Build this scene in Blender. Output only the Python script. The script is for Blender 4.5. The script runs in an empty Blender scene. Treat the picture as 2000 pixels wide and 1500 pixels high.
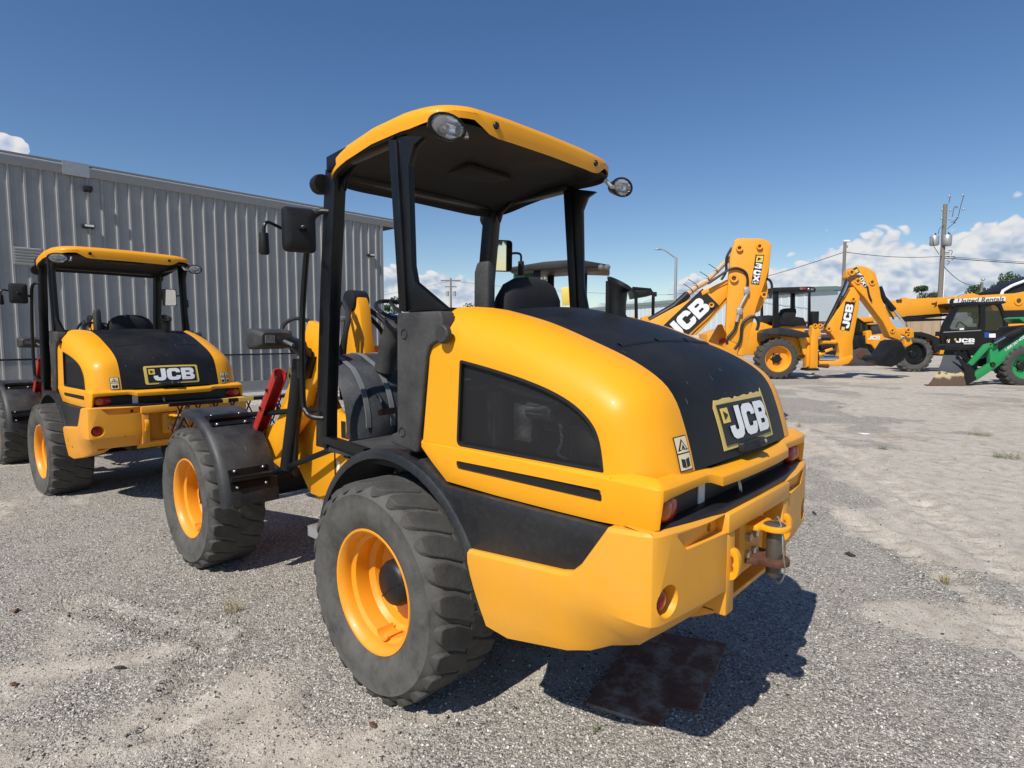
import bpy, bmesh, math, random
import numpy as np
from mathutils import Vector, Matrix
random.seed(7); rng = np.random.default_rng(7)
scene = bpy.context.scene
COL = scene.collection
R = math.radians

# ------------------------------------------------------------------ camera
CAM = Vector((-2.3369, 2.4064, 1.7323)); AZ = -0.8274; PITCH = -0.0809; FPX = 1147.6
FW = Vector((math.cos(AZ)*math.cos(PITCH), math.sin(AZ)*math.cos(PITCH), math.sin(PITCH)))
RT = Vector((math.sin(AZ), -math.cos(AZ), 0)); UP = RT.cross(FW)
cd = bpy.data.cameras.new('camera'); cam = bpy.data.objects.new('camera', cd); COL.objects.link(cam)
cd.sensor_width = 36.0; cd.lens = 36.0*FPX/2000.0; cd.clip_start = 0.05; cd.clip_end = 6000
cam.matrix_world = Matrix(((RT.x, UP.x, -FW.x, CAM.x), (RT.y, UP.y, -FW.y, CAM.y), (RT.z, UP.z, -FW.z, CAM.z), (0, 0, 0, 1)))
scene.camera = cam

# ------------------------------------------------------------------ sun and exposure
SUN = Vector((-0.15, 0.87, 1.0)).normalized()
sl = bpy.data.lights.new('sun', 'SUN'); sl.energy = 5.0; sl.angle = R(0.53); sl.color = (1.0, 0.945, 0.87)
so = bpy.data.objects.new('sun', sl); COL.objects.link(so)
so.rotation_euler = SUN.to_track_quat('Z', 'Y').to_euler(); so.location = (0, 0, 30)
vs = scene.view_settings; vs.view_transform = 'Standard'; vs.look = 'None'; vs.exposure = 0.0; vs.gamma = 1.0; vs.use_curve_mapping = False
scene.render.engine = 'CYCLES'
scene.cycles.max_bounces = 8; scene.cycles.transparent_max_bounces = 24

# ------------------------------------------------------------------ world: physical sky plus cumulus
world = bpy.data.worlds.new('World'); scene.world = world; world.use_nodes = True
def make_world():
    nt = world.node_tree; N = nt.nodes; L = nt.links; N.clear()
    out = N.new('ShaderNodeOutputWorld'); bg = N.new('ShaderNodeBackground'); bg.inputs[1].default_value = 0.066
    sky = N.new('ShaderNodeTexSky'); sky.sky_type = 'NISHITA'; sky.sun_disc = False
    sky.sun_elevation = math.asin(SUN.z); sky.sun_rotation = math.atan2(SUN.x, SUN.y)
    sky.altitude = 0; sky.air_density = 1.0; sky.dust_density = 0.1; sky.ozone_density = 1.6
    tc = N.new('ShaderNodeTexCoord'); sep = N.new('ShaderNodeSeparateXYZ'); L.new(tc.outputs['Generated'], sep.inputs[0])
    def m(op, a, b=None, c=None, clamp=False):
        n = N.new('ShaderNodeMath'); n.operation = op; n.use_clamp = clamp
        for i, x in enumerate((a, b, c)):
            if x is None: continue
            if isinstance(x, (int, float)): n.inputs[i].default_value = x
            else: L.new(x, n.inputs[i])
        return n.outputs[0]
    X, Y, Z = sep.outputs
    def noise(scale, detail, rough, off=(0, 0, 0)):
        mp = N.new('ShaderNodeMapping'); mp.inputs['Location'].default_value = off; mp.inputs['Scale'].default_value = (1, 1, 1.5)
        L.new(tc.outputs['Generated'], mp.inputs[0])
        n = N.new('ShaderNodeTexNoise'); n.inputs['Scale'].default_value = scale; n.inputs['Detail'].default_value = detail; n.inputs['Roughness'].default_value = rough
        L.new(mp.outputs[0], n.inputs['Vector']); return n.outputs['Fac']
    def blob(px, py, a, b):                     # a cloud standing in the direction seen at this place of the photo
        d = (FW + RT*((px-1000)/FPX) - UP*((py-750)/FPX)).normalized()
        ph = math.atan2(d.y, d.x); t = (-math.sin(ph), math.cos(ph))
        tt = m('ADD', m('MULTIPLY', X, t[0]/a), m('MULTIPLY', Y, t[1]/a))
        ee = m('DIVIDE', m('SUBTRACT', Z, d.z), b)
        r = m('SQRT', m('ADD', m('MULTIPLY', tt, tt), m('MULTIPLY', ee, ee)))
        fr = m('GREATER_THAN', m('ADD', m('MULTIPLY', X, math.cos(ph)), m('MULTIPLY', Y, math.sin(ph))), 0.2)
        return m('SUBTRACT', m('MULTIPLY', m('SUBTRACT', 2.0, r), fr), 1.0)
    def puff(off):                              # rounded heaps: folded noise at three sizes
        t = None
        for k, (sc, w) in enumerate(((13, .5), (29, .3), (61, .2))):
            x = m('MULTIPLY', m('ABSOLUTE', m('SUBTRACT', noise(sc, 0, .5, (off[0]+k*.7, off[1], off[2])), .5)), 4.0*w)
            t = x if t is None else m('ADD', t, x)
        return t
    val = None
    for b in [(2010, 600, .11, .125), (1925, 600, .10, .10), (1840, 600, .10, .10), (1720, 600, .10, .118), (1620, 605, .10, .095), (1500, 612, .10, .08), (1400, 618, .11, .065), (1290, 625, .12, .04),
              (850, 590, .075, .055), (905, 600, .05, .05), (770, 575, .05, .05), (2200, 580, .2, .12), (2500, 580, .3, .10),
              (14, 290, .019, .016), (-300, 560, .3, .1), (700, 620, .3, .03)]:
        x = blob(*b)
        val = x if val is None else m('MAXIMUM', val, x)
    n1 = puff((1.3, .2, .4)); n2 = puff((1.3+SUN.x*.012, .2+SUN.y*.012, .4+SUN.z*.016)); nf = noise(26.0, 5, .6, (.3, .1, .9))
    nl = noise(3.0, 4, .5, (.3, 2.2, .4))
    vv = m('MAXIMUM', val, -.9)
    dens = m('ADD', m('MULTIPLY', vv, 2.0), m('ADD', m('MULTIPLY', m('SUBTRACT', n1, .45), 1.05), m('MULTIPLY', m('SUBTRACT', nf, .5), .45)))
    dens = m('ADD', dens, m('MULTIPLY', m('SUBTRACT', nl, .5), .3))
    mask = N.new('ShaderNodeMapRange'); mask.interpolation_type = 'SMOOTHSTEP'
    mask.inputs['From Min'].default_value = .03; mask.inputs['From Max'].default_value = .20; mask.inputs['To Max'].default_value = .93
    L.new(dens, mask.inputs['Value'])
    lit = m('ADD', .66, m('ADD', m('MULTIPLY', m('SUBTRACT', n1, n2), 1.5), m('MULTIPLY', m('SUBTRACT', nf, .5), .35)), clamp=True)
    hz = m('MULTIPLY', m('SUBTRACT', .12, Z), 4.0, clamp=True)
    lit = m('SUBTRACT', lit, m('MULTIPLY', hz, .55), clamp=True)
    ramp = N.new('ShaderNodeValToRGB'); e = ramp.color_ramp.elements
    e[0].position = 0.0; e[0].color = (5.6, 6.9, 9.0, 1); e[1].position = 1.0; e[1].color = (12.6, 12.4, 12.2, 1)
    k = ramp.color_ramp.elements.new(.5); k.color = (9.0, 9.8, 11.2, 1)
    L.new(lit, ramp.inputs[0])
    mx = N.new('ShaderNodeMix'); mx.data_type = 'RGBA'; hs = N.new('ShaderNodeHueSaturation'); hs.inputs['Hue'].default_value = 0.507; hs.inputs['Saturation'].default_value = 1.22; hs.inputs['Value'].default_value = 1.56; L.new(sky.outputs[0], hs.inputs['Color'])
    L.new(mask.outputs[0], mx.inputs[0]); L.new(hs.outputs[0], mx.inputs[6]); L.new(ramp.outputs[0], mx.inputs[7])
    L.new(mx.outputs[2], bg.inputs[0]); L.new(bg.outputs[0], out.inputs[0])
make_world()

# ------------------------------------------------------------------ mesh helpers
def V3(p): return (float(p[0]), float(p[1]), float(p[2]))
class MB:
    def __init__(s): s.v = []; s.f = []
    def add(s, vs, fs):
        b = len(s.v); s.v += [V3(p) for p in vs]; s.f += [tuple(i+b for i in f) for f in fs]; return s
    def box(s, c, d, rot=None):
        c = Vector(c); h = Vector(d)*.5
        vs = [Vector((x*h.x, y*h.y, z*h.z)) for x in (-1, 1) for y in (-1, 1) for z in (-1, 1)]
        if rot is not None: vs = [rot @ p for p in vs]
        return s.add([c+p for p in vs], [(0, 1, 3, 2), (4, 6, 7, 5), (0, 4, 5, 1), (2, 3, 7, 6), (0, 2, 6, 4), (1, 5, 7, 3)])
    def bx(s, x0, x1, y0, y1, z0, z1): return s.box(((x0+x1)/2, (y0+y1)/2, (z0+z1)/2), (x1-x0, y1-y0, z1-z0))
    def ext(s, poly, ax, a, b):                 # extrude a 2-D polygon along an axis
        f = {'y': lambda p, t: (p[0], t, p[1]), 'x': lambda p, t: (t, p[0], p[1]), 'z': lambda p, t: (p[0], p[1], t)}[ax]
        n = len(poly)
        return s.add([f(p, a) for p in poly]+[f(p, b) for p in poly], [tuple(range(n))[::-1], tuple(range(n, 2*n))]+[(i, (i+1) % n, n+(i+1) % n, n+i) for i in range(n)])
    def loft(s, rings, closed=True, cap=True):
        n = len(rings[0]); vs = [p for r in rings for p in r]; fs = []
        for i in range(len(rings)-1):
            for j in range(n if closed else n-1):
                k = (j+1) % n; fs.append((i*n+j, i*n+k, (i+1)*n+k, (i+1)*n+j))
        if cap and closed: fs += [tuple(range(n))[::-1], tuple(range((len(rings)-1)*n, len(rings)*n))]
        return s.add(vs, fs)
    def tube(s, pts, r, n=8, cap=True):
        pts = [Vector(p) for p in pts]; rr = r if isinstance(r, (list, tuple)) else [r]*len(pts); rings = []; nrm = None
        for i, p in enumerate(pts):
            t = (pts[min(i+1, len(pts)-1)]-pts[max(i-1, 0)]).normalized()
            if nrm is None: nrm = t.orthogonal().normalized()
            else: nrm = (nrm - t*nrm.dot(t)); nrm = nrm.normalized() if nrm.length > 1e-6 else t.orthogonal().normalized()
            b = t.cross(nrm)
            rings.append([p+(nrm*math.cos(2*math.pi*k/n)+b*math.sin(2*math.pi*k/n))*rr[i] for k in range(n)])
        return s.loft(rings, True, cap)
    def lathe(s, prof, c=(0, 0, 0), ax='y', n=32, full=True, a0=0.0, a1=2*math.pi):
        rings = []; m = n if full else n+1
        for i in range(m):
            a = a0+(a1-a0)*i/n; ca, sa = math.cos(a), math.sin(a); ring = []
            for r, h in prof:
                p = {'y': (r*ca, h, r*sa), 'x': (h, r*ca, r*sa), 'z': (r*ca, r*sa, h)}[ax]
                ring.append((p[0]+c[0], p[1]+c[1], p[2]+c[2]))
            rings.append(ring)
        k = len(prof); vs = [p for r in rings for p in r]; fs = []
        for i in range(m if full else m-1):
            j = (i+1) % m
            for q in range(k-1): fs.append((i*k+q, i*k+q+1, j*k+q+1, j*k+q))
        return s.add(vs, fs)
    def cyl(s, p0, p1, r, n=16, r1=None): return s.tube([p0, p1], [r, r if r1 is None else r1], n)
    def ell(s, c, r, nu=16, nv=10):
        vs = []; fs = []
        for i in range(nv+1):
            t = math.pi*i/nv
            for j in range(nu):
                a = 2*math.pi*j/nu; vs.append((c[0]+r[0]*math.sin(t)*math.cos(a), c[1]+r[1]*math.sin(t)*math.sin(a), c[2]+r[2]*math.cos(t)))
        for i in range(nv):
            for j in range(nu): fs.append((i*nu+j, (i+1)*nu+j, (i+1)*nu+(j+1) % nu, i*nu+(j+1) % nu))
        return s.add(vs, fs)
    def grid(s, P):                             # P[i][j] points
        n = len(P[0]); return s.add([p for r in P for p in r], [(i*n+j, i*n+j+1, (i+1)*n+j+1, (i+1)*n+j) for i in range(len(P)-1) for j in range(n-1)])
    def xf(s, fn): s.v = [V3(fn(Vector(p))) for p in s.v]; return s
    def mesh(s, bevel=0.0, seg=2, smooth=35, thick=0.0, weld=False):
        me = bpy.data.meshes.new('m'); me.from_pydata(s.v, [], s.f)
        bm = bmesh.new(); bm.from_mesh(me)
        bmesh.ops.remove_doubles(bm, verts=bm.verts, dist=1e-5 if not weld else 1e-4)
        bmesh.ops.dissolve_degenerate(bm, edges=bm.edges, dist=1e-6)
        bmesh.ops.recalc_face_normals(bm, faces=bm.faces)
        if thick:
            bmesh.ops.solidify(bm, geom=bm.faces[:]+bm.edges[:]+bm.verts[:], thickness=thick)
            bmesh.ops.recalc_face_normals(bm, faces=bm.faces)
        if bevel:
            ed = [e for e in bm.edges if len(e.link_faces) == 2 and e.calc_face_angle(0) > R(28)]
            bmesh.ops.bevel(bm, geom=ed, offset=bevel, segments=seg, profile=.5, affect='EDGES', clamp_overlap=True)
        bm.to_mesh(me); bm.free()
        if smooth:
            me.shade_smooth(); me.set_sharp_from_angle(angle=R(smooth))
        return me
    def build(s, name, mat, parent=None, loc=None, **kw):
        return link(name, s.mesh(**kw), mat, parent, loc)
def link(name, me, mat, parent=None, loc=None):
    if mat is not None and not me.materials: me.materials.append(mat)
    o = bpy.data.objects.new(name, me); me.name = name; COL.objects.link(o); o.parent = parent
    if loc is not None: o.location = loc
    return o
def tag(o, label=None, cat=None, group=None, kind=None):
    for k, v in (('label', label), ('category', cat), ('group', group), ('kind', kind)):
        if v: o[k] = v
    return o
def empty(name, loc=(0, 0, 0), rz=0.0, parent=None):
    o = bpy.data.objects.new(name, None); COL.objects.link(o); o.location = loc; o.rotation_euler = (0, 0, rz); o.parent = parent; o.empty_display_size = .2
    return o
def cr(pts, n=6, closed=False):                 # Catmull-Rom through points
    P = [Vector(p) for p in pts]; out = []; m = len(P)
    for i in range(m if closed else m-1):
        g = lambda k: P[k % m] if closed else P[max(0, min(m-1, k))]
        a, b, c, d = g(i-1), g(i), g(i+1), g(i+2)
        for j in range(n):
            t = j/n; out.append(.5*((2*b)+(c-a)*t+(2*a-5*b+4*c-d)*t*t+(3*b-a-3*c+d)*t**3))
    if not closed: out.append(P[-1])
    return out
def rnd(poly, r, n=4):                          # round the corners of a 2-D polygon
    P = [Vector((p[0], p[1])) for p in poly]; out = []; m = len(P)
    for i in range(m):
        a, b, c = P[i-1], P[i], P[(i+1) % m]; ri = r[i] if isinstance(r, (list, tuple)) else r
        u = (a-b); w = (c-b); lu, lw = u.length, w.length; u.normalize(); w.normalize()
        ang = u.angle(w, math.pi) if lu and lw else math.pi
        if ri <= 0 or ang > R(172): out.append((b.x, b.y)); continue
        d = min(ri/math.tan(ang/2), lu*.45, lw*.45)
        p0, p1 = b+u*d, b+w*d
        for k in range(n+1):
            t = k/n; q = p0*(1-t)**2+b*2*t*(1-t)+p1*t*t; out.append((q.x, q.y))
    return out
def circ(cx, cy, r, n=20, ry=None): return [(cx+r*math.cos(2*math.pi*k/n), cy+(ry or r)*math.sin(2*math.pi*k/n)) for k in range(n)]

# flat lettering: outlines filled through a 2-D curve
GL = {'J': ([[(.55, 1), (.9, 1), (.9, .28), (.82, .08), (.64, 0), (.25, 0), (.08, .08), (0, .26), (0, .42), (.32, .42), (.32, .33), (.38, .27), (.5, .27), (.55, .33)]], .9),
      'C': ([[(.25, 1), (.75, 1), (.92, .92), (1, .75), (1, .62), (.67, .62), (.67, .68), (.61, .73), (.4, .73), (.34, .67), (.34, .33), (.4, .27), (.61, .27), (.67, .32), (.67, .38), (1, .38), (1, .25), (.92, .08), (.75, 0), (.25, 0), (.08, .08), (0, .25), (0, .75), (.08, .92)]], 1.0),
      'B': ([[(0, 0), (0, 1), (.75, 1), (.92, .93), (.98, .8), (.98, .65), (.9, .53), (.82, .5), (.92, .46), (1, .34), (1, .2), (.94, .07), (.76, 0)], [(.33, .62), (.33, .76), (.6, .76), (.65, .73), (.65, .65), (.6, .62)], [(.33, .25), (.33, .4), (.62, .4), (.67, .37), (.67, .28), (.62, .25)]], 1.0),
      '3': ([[(.12, 1), (.72, 1), (.9, .93), (.97, .8), (.97, .64), (.9, .53), (.82, .5), (.92, .46), (1, .34), (1, .2), (.92, .07), (.74, 0), (.22, 0), (.06, .08), (0, .22), (0, .32), (.32, .32), (.34, .26), (.4, .24), (.6, .24), (.66, .28), (.66, .36), (.6, .4), (.3, .4), (.3, .6), (.58, .6), (.64, .64), (.64, .72), (.58, .76), (.12, .76)]], 1.0),
      'X': ([[(0, 1), (.36, 1), (.55, .68), (.74, 1), (1.1, 1), (.76, .5), (1.1, 0), (.74, 0), (.55, .32), (.36, 0), (0, 0), (.34, .5)]], 1.1)}
def fill2d(polys):
    cu = bpy.data.curves.new('t', 'CURVE'); cu.dimensions = '2D'; cu.fill_mode = 'BOTH'
    for p in polys:
        sp = cu.splines.new('POLY'); sp.points.add(len(p)-1); sp.use_cyclic_u = True
        for q, (x, y) in zip(sp.points, p): q.co = (x, y, 0, 1)
    o = bpy.data.objects.new('t', cu); me = bpy.data.meshes.new_from_object(o)
    vs = [tuple(v.co) for v in me.vertices]; fs = [tuple(p.vertices) for p in me.polygons]
    bpy.data.objects.remove(o); bpy.data.curves.remove(cu); bpy.data.meshes.remove(me)
    return vs, fs
def block_word(word, gap=.09, shear=0.0):
    x = 0; P = []
    for ch in word:
        polys, w = GL[ch]; P += [[(px+x+shear*py, py) for px, py in p] for p in polys]; x += w+gap
    vs, fs = fill2d(P); return vs, fs, x-gap
def font_word(word, bold=.0, shear=0.0):
    cu = bpy.data.curves.new('t', 'FONT'); cu.body = word; cu.offset = bold; cu.shear = shear; cu.size = 1.0; cu.fill_mode = 'FRONT'
    o = bpy.data.objects.new('t', cu); me = bpy.data.meshes.new_from_object(o)
    vs = [tuple(v.co) for v in me.vertices]; fs = [tuple(p.vertices) for p in me.polygons]
    bpy.data.objects.remove(o); bpy.data.curves.remove(cu); bpy.data.meshes.remove(me)
    return vs, fs, max(v[0] for v in vs)
def word_on(word, fn, h, w=None, center=True, thick=0):
    """word: (vs, fs, width); fn(a, b) -> 3-D point, letters h high and w wide in all"""
    vs, fs, W = word; sx = (w/W) if w else h; mb = MB()
    y0 = min(v[1] for v in vs); y1 = max(v[1] for v in vs); sy = h/(y1-y0)
    cx = (W*sx/2) if center else 0; cy = h/2 if center else 0
    return mb.add([fn(v[0]*sx-cx, (v[1]-y0)*sy-cy) for v in vs], fs)
def on_plane(o, a, b): o, a, b = Vector(o), Vector(a), Vector(b); return lambda x, y: o+a*x+b*y

# ------------------------------------------------------------------ materials
def mat(name): m = bpy.data.materials.new(name); m.use_nodes = True; return m
def nodes(m): return m.node_tree.nodes, m.node_tree.links, m.node_tree.nodes['Principled BSDF']
def objco(N): return N.new('ShaderNodeTexCoord').outputs['Object']
def noise_n(N, L, vec, scale, detail=4, rough=.55):
    n = N.new('ShaderNodeTexNoise'); n.inputs['Scale'].default_value = scale; n.inputs['Detail'].default_value = detail; n.inputs['Roughness'].default_value = rough
    L.new(vec, n.inputs['Vector']); return n.outputs['Fac']
def ramp_n(N, L, fac, stops):
    r = N.new('ShaderNodeValToRGB'); el = r.color_ramp.elements
    el[0].position, el[0].color = stops[0][0], (*stops[0][1], 1); el[1].position, el[1].color = stops[-1][0], (*stops[-1][1], 1)
    for p, c in stops[1:-1]: e = el.new(p); e.color = (*c, 1)
    L.new(fac, r.inputs[0]); return r.outputs[0]
def mixc(N, L, fac, a, b, mode='MIX'):
    n = N.new('ShaderNodeMix'); n.data_type = 'RGBA'; n.blend_type = mode
    for i, x in ((0, fac), (6, a), (7, b)):
        if isinstance(x, (int, float)): n.inputs[i].default_value = x
        elif isinstance(x, tuple): n.inputs[i].default_value = (*x, 1) if len(x) == 3 else x
        else: L.new(x, n.inputs[i])
    return n.outputs[2]
def bump_n(N, L, h, dist, strength=1.0, prev=None):
    b = N.new('ShaderNodeBump'); b.inputs['Distance'].default_value = dist; b.inputs['Strength'].default_value = strength
    L.new(h, b.inputs['Height'])
    if prev is not None: L.new(prev, b.inputs['Normal'])
    return b.outputs[0]
def paint(name, col, rough=.38, dust=.12, coat=.25, dustcol=(.34, .29, .22), scale=3.0, orange=.0006, spec=.5, scr=.12, top=.10):
    m = mat(name); N, L, P = nodes(m); v = objco(N)
    f = noise_n(N, L, v, scale, 6, .6); f2 = noise_n(N, L, v, scale*14, 4, .6)
    mk = ramp_n(N, L, f, [(.40, (0, 0, 0)), (.75, (dust, dust, dust))])
    mk2 = ramp_n(N, L, f2, [(.5, (.0, .0, .0)), (.8, (dust*.8,)*3)])
    c = mixc(N, L, mk, col, dustcol); c = mixc(N, L, mk2, c, dustcol)
    L.new(c, P.inputs['Base Color'])
    rr = ramp_n(N, L, f, [(.3, (rough-.06,)*3), (.75, (min(1, rough+.16),)*3)]); L.new(rr, P.inputs['Roughness'])
    P.inputs['Coat Weight'].default_value = coat; P.inputs['Coat Roughness'].default_value = .05; P.inputs['Specular IOR Level'].default_value = spec
    sv = N.new('ShaderNodeMapping'); sv.inputs['Scale'].default_value = (7, 95, 11); sv.inputs['Rotation'].default_value = (.3, .5, .35); L.new(v, sv.inputs[0])
    sc_ = ramp_n(N, L, noise_n(N, L, sv.outputs[0], 1.0, 2, .5), [(.735, (0, 0, 0)), (.75, (scr,)*3)])
    ge = N.new('ShaderNodeNewGeometry'); gs = N.new('ShaderNodeSeparateXYZ'); L.new(ge.outputs['Normal'], gs.inputs[0])
    up = N.new('ShaderNodeMath'); up.operation = 'MULTIPLY'; up.use_clamp = True; L.new(gs.outputs[2], up.inputs[0]); L.new(ramp_n(N, L, f, [(.35, (0, 0, 0)), (.75, (top,)*3)]), up.inputs[1])
    c = mixc(N, L, sc_, c, tuple(min(1, x*1.0+.12) for x in dustcol)); c = mixc(N, L, up.outputs[0], c, dustcol); L.new(c, P.inputs['Base Color'])
    if orange: L.new(bump_n(N, L, noise_n(N, L, v, 160, 2), orange, .35), P.inputs['Normal'])
    return m
def plain(name, col, rough=.5, metal=0.0, **kw):
    m = mat(name); N, L, P = nodes(m); v = objco(N)
    f = noise_n(N, L, v, kw.get('scale', 9.0), 5, .6); k = kw.get('var', .25)
    c = mixc(N, L, f, tuple(x*(1-k) for x in col), tuple(min(1, x*(1+k)) for x in col)); L.new(c, P.inputs['Base Color'])
    P.inputs['Roughness'].default_value = rough; P.inputs['Metallic'].default_value = metal
    if 'bump' in kw: L.new(bump_n(N, L, noise_n(N, L, v, kw.get('bs', 120), 3), kw['bump'], .5), P.inputs['Normal'])
    return m
YCOL = (.84, .356, .011)
M = {}
M['yellow'] = paint('yellow paint', YCOL, .40, .04, .16, (.42, .30, .15), spec=.22, scr=.10, top=.02)
M['yellow_worn'] = paint('worn yellow paint', (.80, .335, .02), .46, .12, .1, (.42, .30, .14), 5)
M['yellow_far'] = paint('yellow machine paint', (.84, .34, .012), .42, .10, .15, (.35, .2, .08), 1.2, 0)
M['orange_rim'] = paint('yellow wheel paint', (.84, .32, .008), .4, .05, .2)
def scuffed_bumper():                           # cast bumper with scuffed spots down to primer
    m = M['yellow_worn']; N, L, P = nodes(m); v = objco(N)
    f = noise_n(N, L, v, 4.5, 9, .7); mk = ramp_n(N, L, f, [(.635, (0, 0, 0)), (.65, (1, 1, 1))])
    old = P.inputs['Base Color'].links[0].from_socket
    L.new(mixc(N, L, mk, old, (.16, .06, .025)), P.inputs['Base Color'])
    return m
M['yellow_scuffed'] = scuffed_bumper()
M['yellow_worn'] = paint('bumper yellow paint', (.80, .355, .02), .46, .14, .1, (.46, .33, .16), 5)
M['black'] = paint('black plastic', (.009, .0093, .0105), .45, .04, 0, (.11, .105, .10), 4, .0004, .35)
M['black_gloss'] = paint('black painted steel', (.005, .0052, .006), .34, .03, .05, (.08, .08, .08), 4, 0, .35, top=.06)
M['hoodblack'] = paint('satin black hood', (.0085, .009, .0105), .5, .04, 0, (.15, .145, .14), 2.5, .0003, .28, scr=.5, top=.05)
M['fender'] = paint('moulded black fender', (.012, .0135, .0165), .45, .10, 0, (.19, .18, .165), 3, .0005, .45, scr=.3, top=.35)
M['charcoal'] = paint('grey-black moulding', (.030, .030, .031), .62, .3, 0, (.15, .148, .142), 5, .0006, .4)
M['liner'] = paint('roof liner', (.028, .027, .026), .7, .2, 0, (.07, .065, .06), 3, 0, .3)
M['dash'] = paint('dark blue-grey dash plastic', (.026, .031, .038), .5, .25, 0, (.2, .2, .2), 4, 0, .4)
M['dashsheen'] = plain('grey dash sheen', (.17, .18, .185), .5)  # paler grey imitates glossy reflections on the dash plastic
M['cloth'] = plain('black seat cloth', (.012, .012, .014), .85, bump=.002)
M['steel'] = plain('grey steel', (.33, .33, .33), .38, .9)
M['zinc'] = plain('zinc bolt', (.55, .54, .5), .35, .9)
M['pinsteel'] = plain('stained pin steel', (.17, .15, .125), .5, .7, var=.4, scale=25)
M['chrome'] = plain('chrome rod', (.75, .75, .75), .12, 1.0, var=.05)
M['rust'] = plain('rusty steel', (.11, .045, .025), .8, .1, var=.6, scale=22, bump=.002)
M['red'] = paint('red painted steel', (.42, .02, .018), .4, .1, .1)
M['cable'] = plain('grey cable', (.22, .22, .22), .5)
M['white'] = plain('white vinyl', (.8, .8, .8), .45, var=.04)
M['cream'] = plain('cream sticker', (.72, .62, .40), .5, var=.08)
M['ysticker'] = plain('yellow sticker', (.72, .52, .10), .45, var=.08)
M['dyellow'] = plain('dull yellow sticker', (.62, .46, .14), .5, var=.12)
M['ink'] = plain('black print', (.012, .012, .012), .5)
M['mirrorglass'] = plain('mirror glass', (.9, .9, .9), .02, 1.0, var=.0)
M['hose'] = plain('rubber hose', (.014, .014, .015), .5, bump=.001)
def rubber():
    m = mat('dusty tyre rubber'); N, L, P = nodes(m); v = objco(N)
    f = noise_n(N, L, v, 5, 8, .65); f2 = noise_n(N, L, v, 26, 6, .7)
    c = ramp_n(N, L, f, [(.3, (.038, .037, .035)), (.5, (.085, .082, .075)), (.72, (.125, .12, .11))])
    c = mixc(N, L, ramp_n(N, L, f2, [(.42, (0, 0, 0)), (.7, (.5, .5, .5))]), c, (.125, .118, .105))
    L.new(c, P.inputs['Base Color']); P.inputs['Roughness'].default_value = .78; P.inputs['Specular IOR Level'].default_value = .3
    L.new(bump_n(N, L, f2, .004, .5), P.inputs['Normal']); return m
M['rubber'] = rubber()
def tread_rubber():
    m = plain('tread rubber', (.055, .053, .049), .8, bump=.004, bs=60, var=.6, scale=14); return m
M['tread'] = tread_rubber()
def mesh_grille():                              # perforated sheet: fine holes let the engine bay show faintly
    m = mat('perforated grille'); N, L, P = nodes(m); v = objco(N)
    P.inputs['Base Color'].default_value = (.016, .016, .017, 1); P.inputs['Roughness'].default_value = .5
    mp = N.new('ShaderNodeMapping'); mp.inputs['Rotation'].default_value = (0, R(45), 0); L.new(v, mp.inputs[0])
    sp = N.new('ShaderNodeSeparateXYZ'); L.new(mp.outputs[0], sp.inputs[0])
    def w(x):
        a = N.new('ShaderNodeMath'); a.operation = 'MULTIPLY'; a.inputs[1].default_value = 2*math.pi/.0065; L.new(x, a.inputs[0])
        b = N.new('ShaderNodeMath'); b.operation = 'SINE'; L.new(a.outputs[0], b.inputs[0]); return b.outputs[0]
    mu = N.new('ShaderNodeMath'); mu.operation = 'MULTIPLY'; L.new(w(sp.outputs[0]), mu.inputs[0]); L.new(w(sp.outputs[2]), mu.inputs[1])
    g = N.new('ShaderNodeMath'); g.operation = 'GREATER_THAN'; g.inputs[1].default_value = .22; L.new(mu.outputs[0], g.inputs[0])
    t = N.new('ShaderNodeBsdfTransparent'); mx = N.new('ShaderNodeMixShader'); L.new(g.outputs[0], mx.inputs[0]); L.new(P.outputs[0], mx.inputs[1]); L.new(t.outputs[0], mx.inputs[2])
    L.new(mx.outputs[0], N['Material Output'].inputs[0]); return m
M['grille'] = mesh_grille()
def glass(name, col, rough=.03, trans=1.0, ior=1.45):
    m = mat(name); N, L, P = nodes(m); P.inputs['Base Color'].default_value = (*col, 1); P.inputs['Roughness'].default_value = rough
    P.inputs['Transmission Weight'].default_value = trans; P.inputs['IOR'].default_value = ior; return m
M['lens'] = glass('clear lamp lens', (.95, .96, .97), .05, .85)
def thin_glass(name, tint, op):
    m = mat(name); N, L, P = nodes(m); P.inputs['Base Color'].default_value = (*tint, 1); P.inputs['Roughness'].default_value = .04
    t = N.new('ShaderNodeBsdfTransparent'); mx = N.new('ShaderNodeMixShader'); mx.inputs[0].default_value = op
    L.new(t.outputs[0], mx.inputs[1]); L.new(P.outputs[0], mx.inputs[2]); L.new(mx.outputs[0], N['Material Output'].inputs[0]); return m
M['cabglass'] = thin_glass('tinted cab glass', (.03, .035, .02), .55)
M['redlens'] = plain('red lens', (.36, .012, .012), .16, var=.3, scale=60)
M['amberlens'] = plain('amber lens', (.55, .12, .02), .16, var=.3, scale=60)
M['blue'] = plain('blue sticker', (.02, .06, .3), .5)
M['green'] = paint('green machine paint', (.012, .26, .075), .42, .1, .15, (.2, .2, .12), 1.5, 0)
M['teal'] = plain('teal plastic', (.01, .22, .17), .4)
M['concrete'] = plain('pale concrete', (.42, .42, .40), .9, var=.15, scale=4, bump=.004)
M['galv'] = plain('galvanised steel', (.42, .43, .43), .5, .6, var=.15)
M['wood'] = plain('weathered wooden pole', (.19, .17, .14), .9, var=.35, scale=14)
M['wire'] = plain('black cable', (.02, .02, .02), .6)
M['burlap'] = plain('beige hose wrap', (.55, .42, .28), .85, var=.2, scale=18, bump=.02, bs=30)

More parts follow.
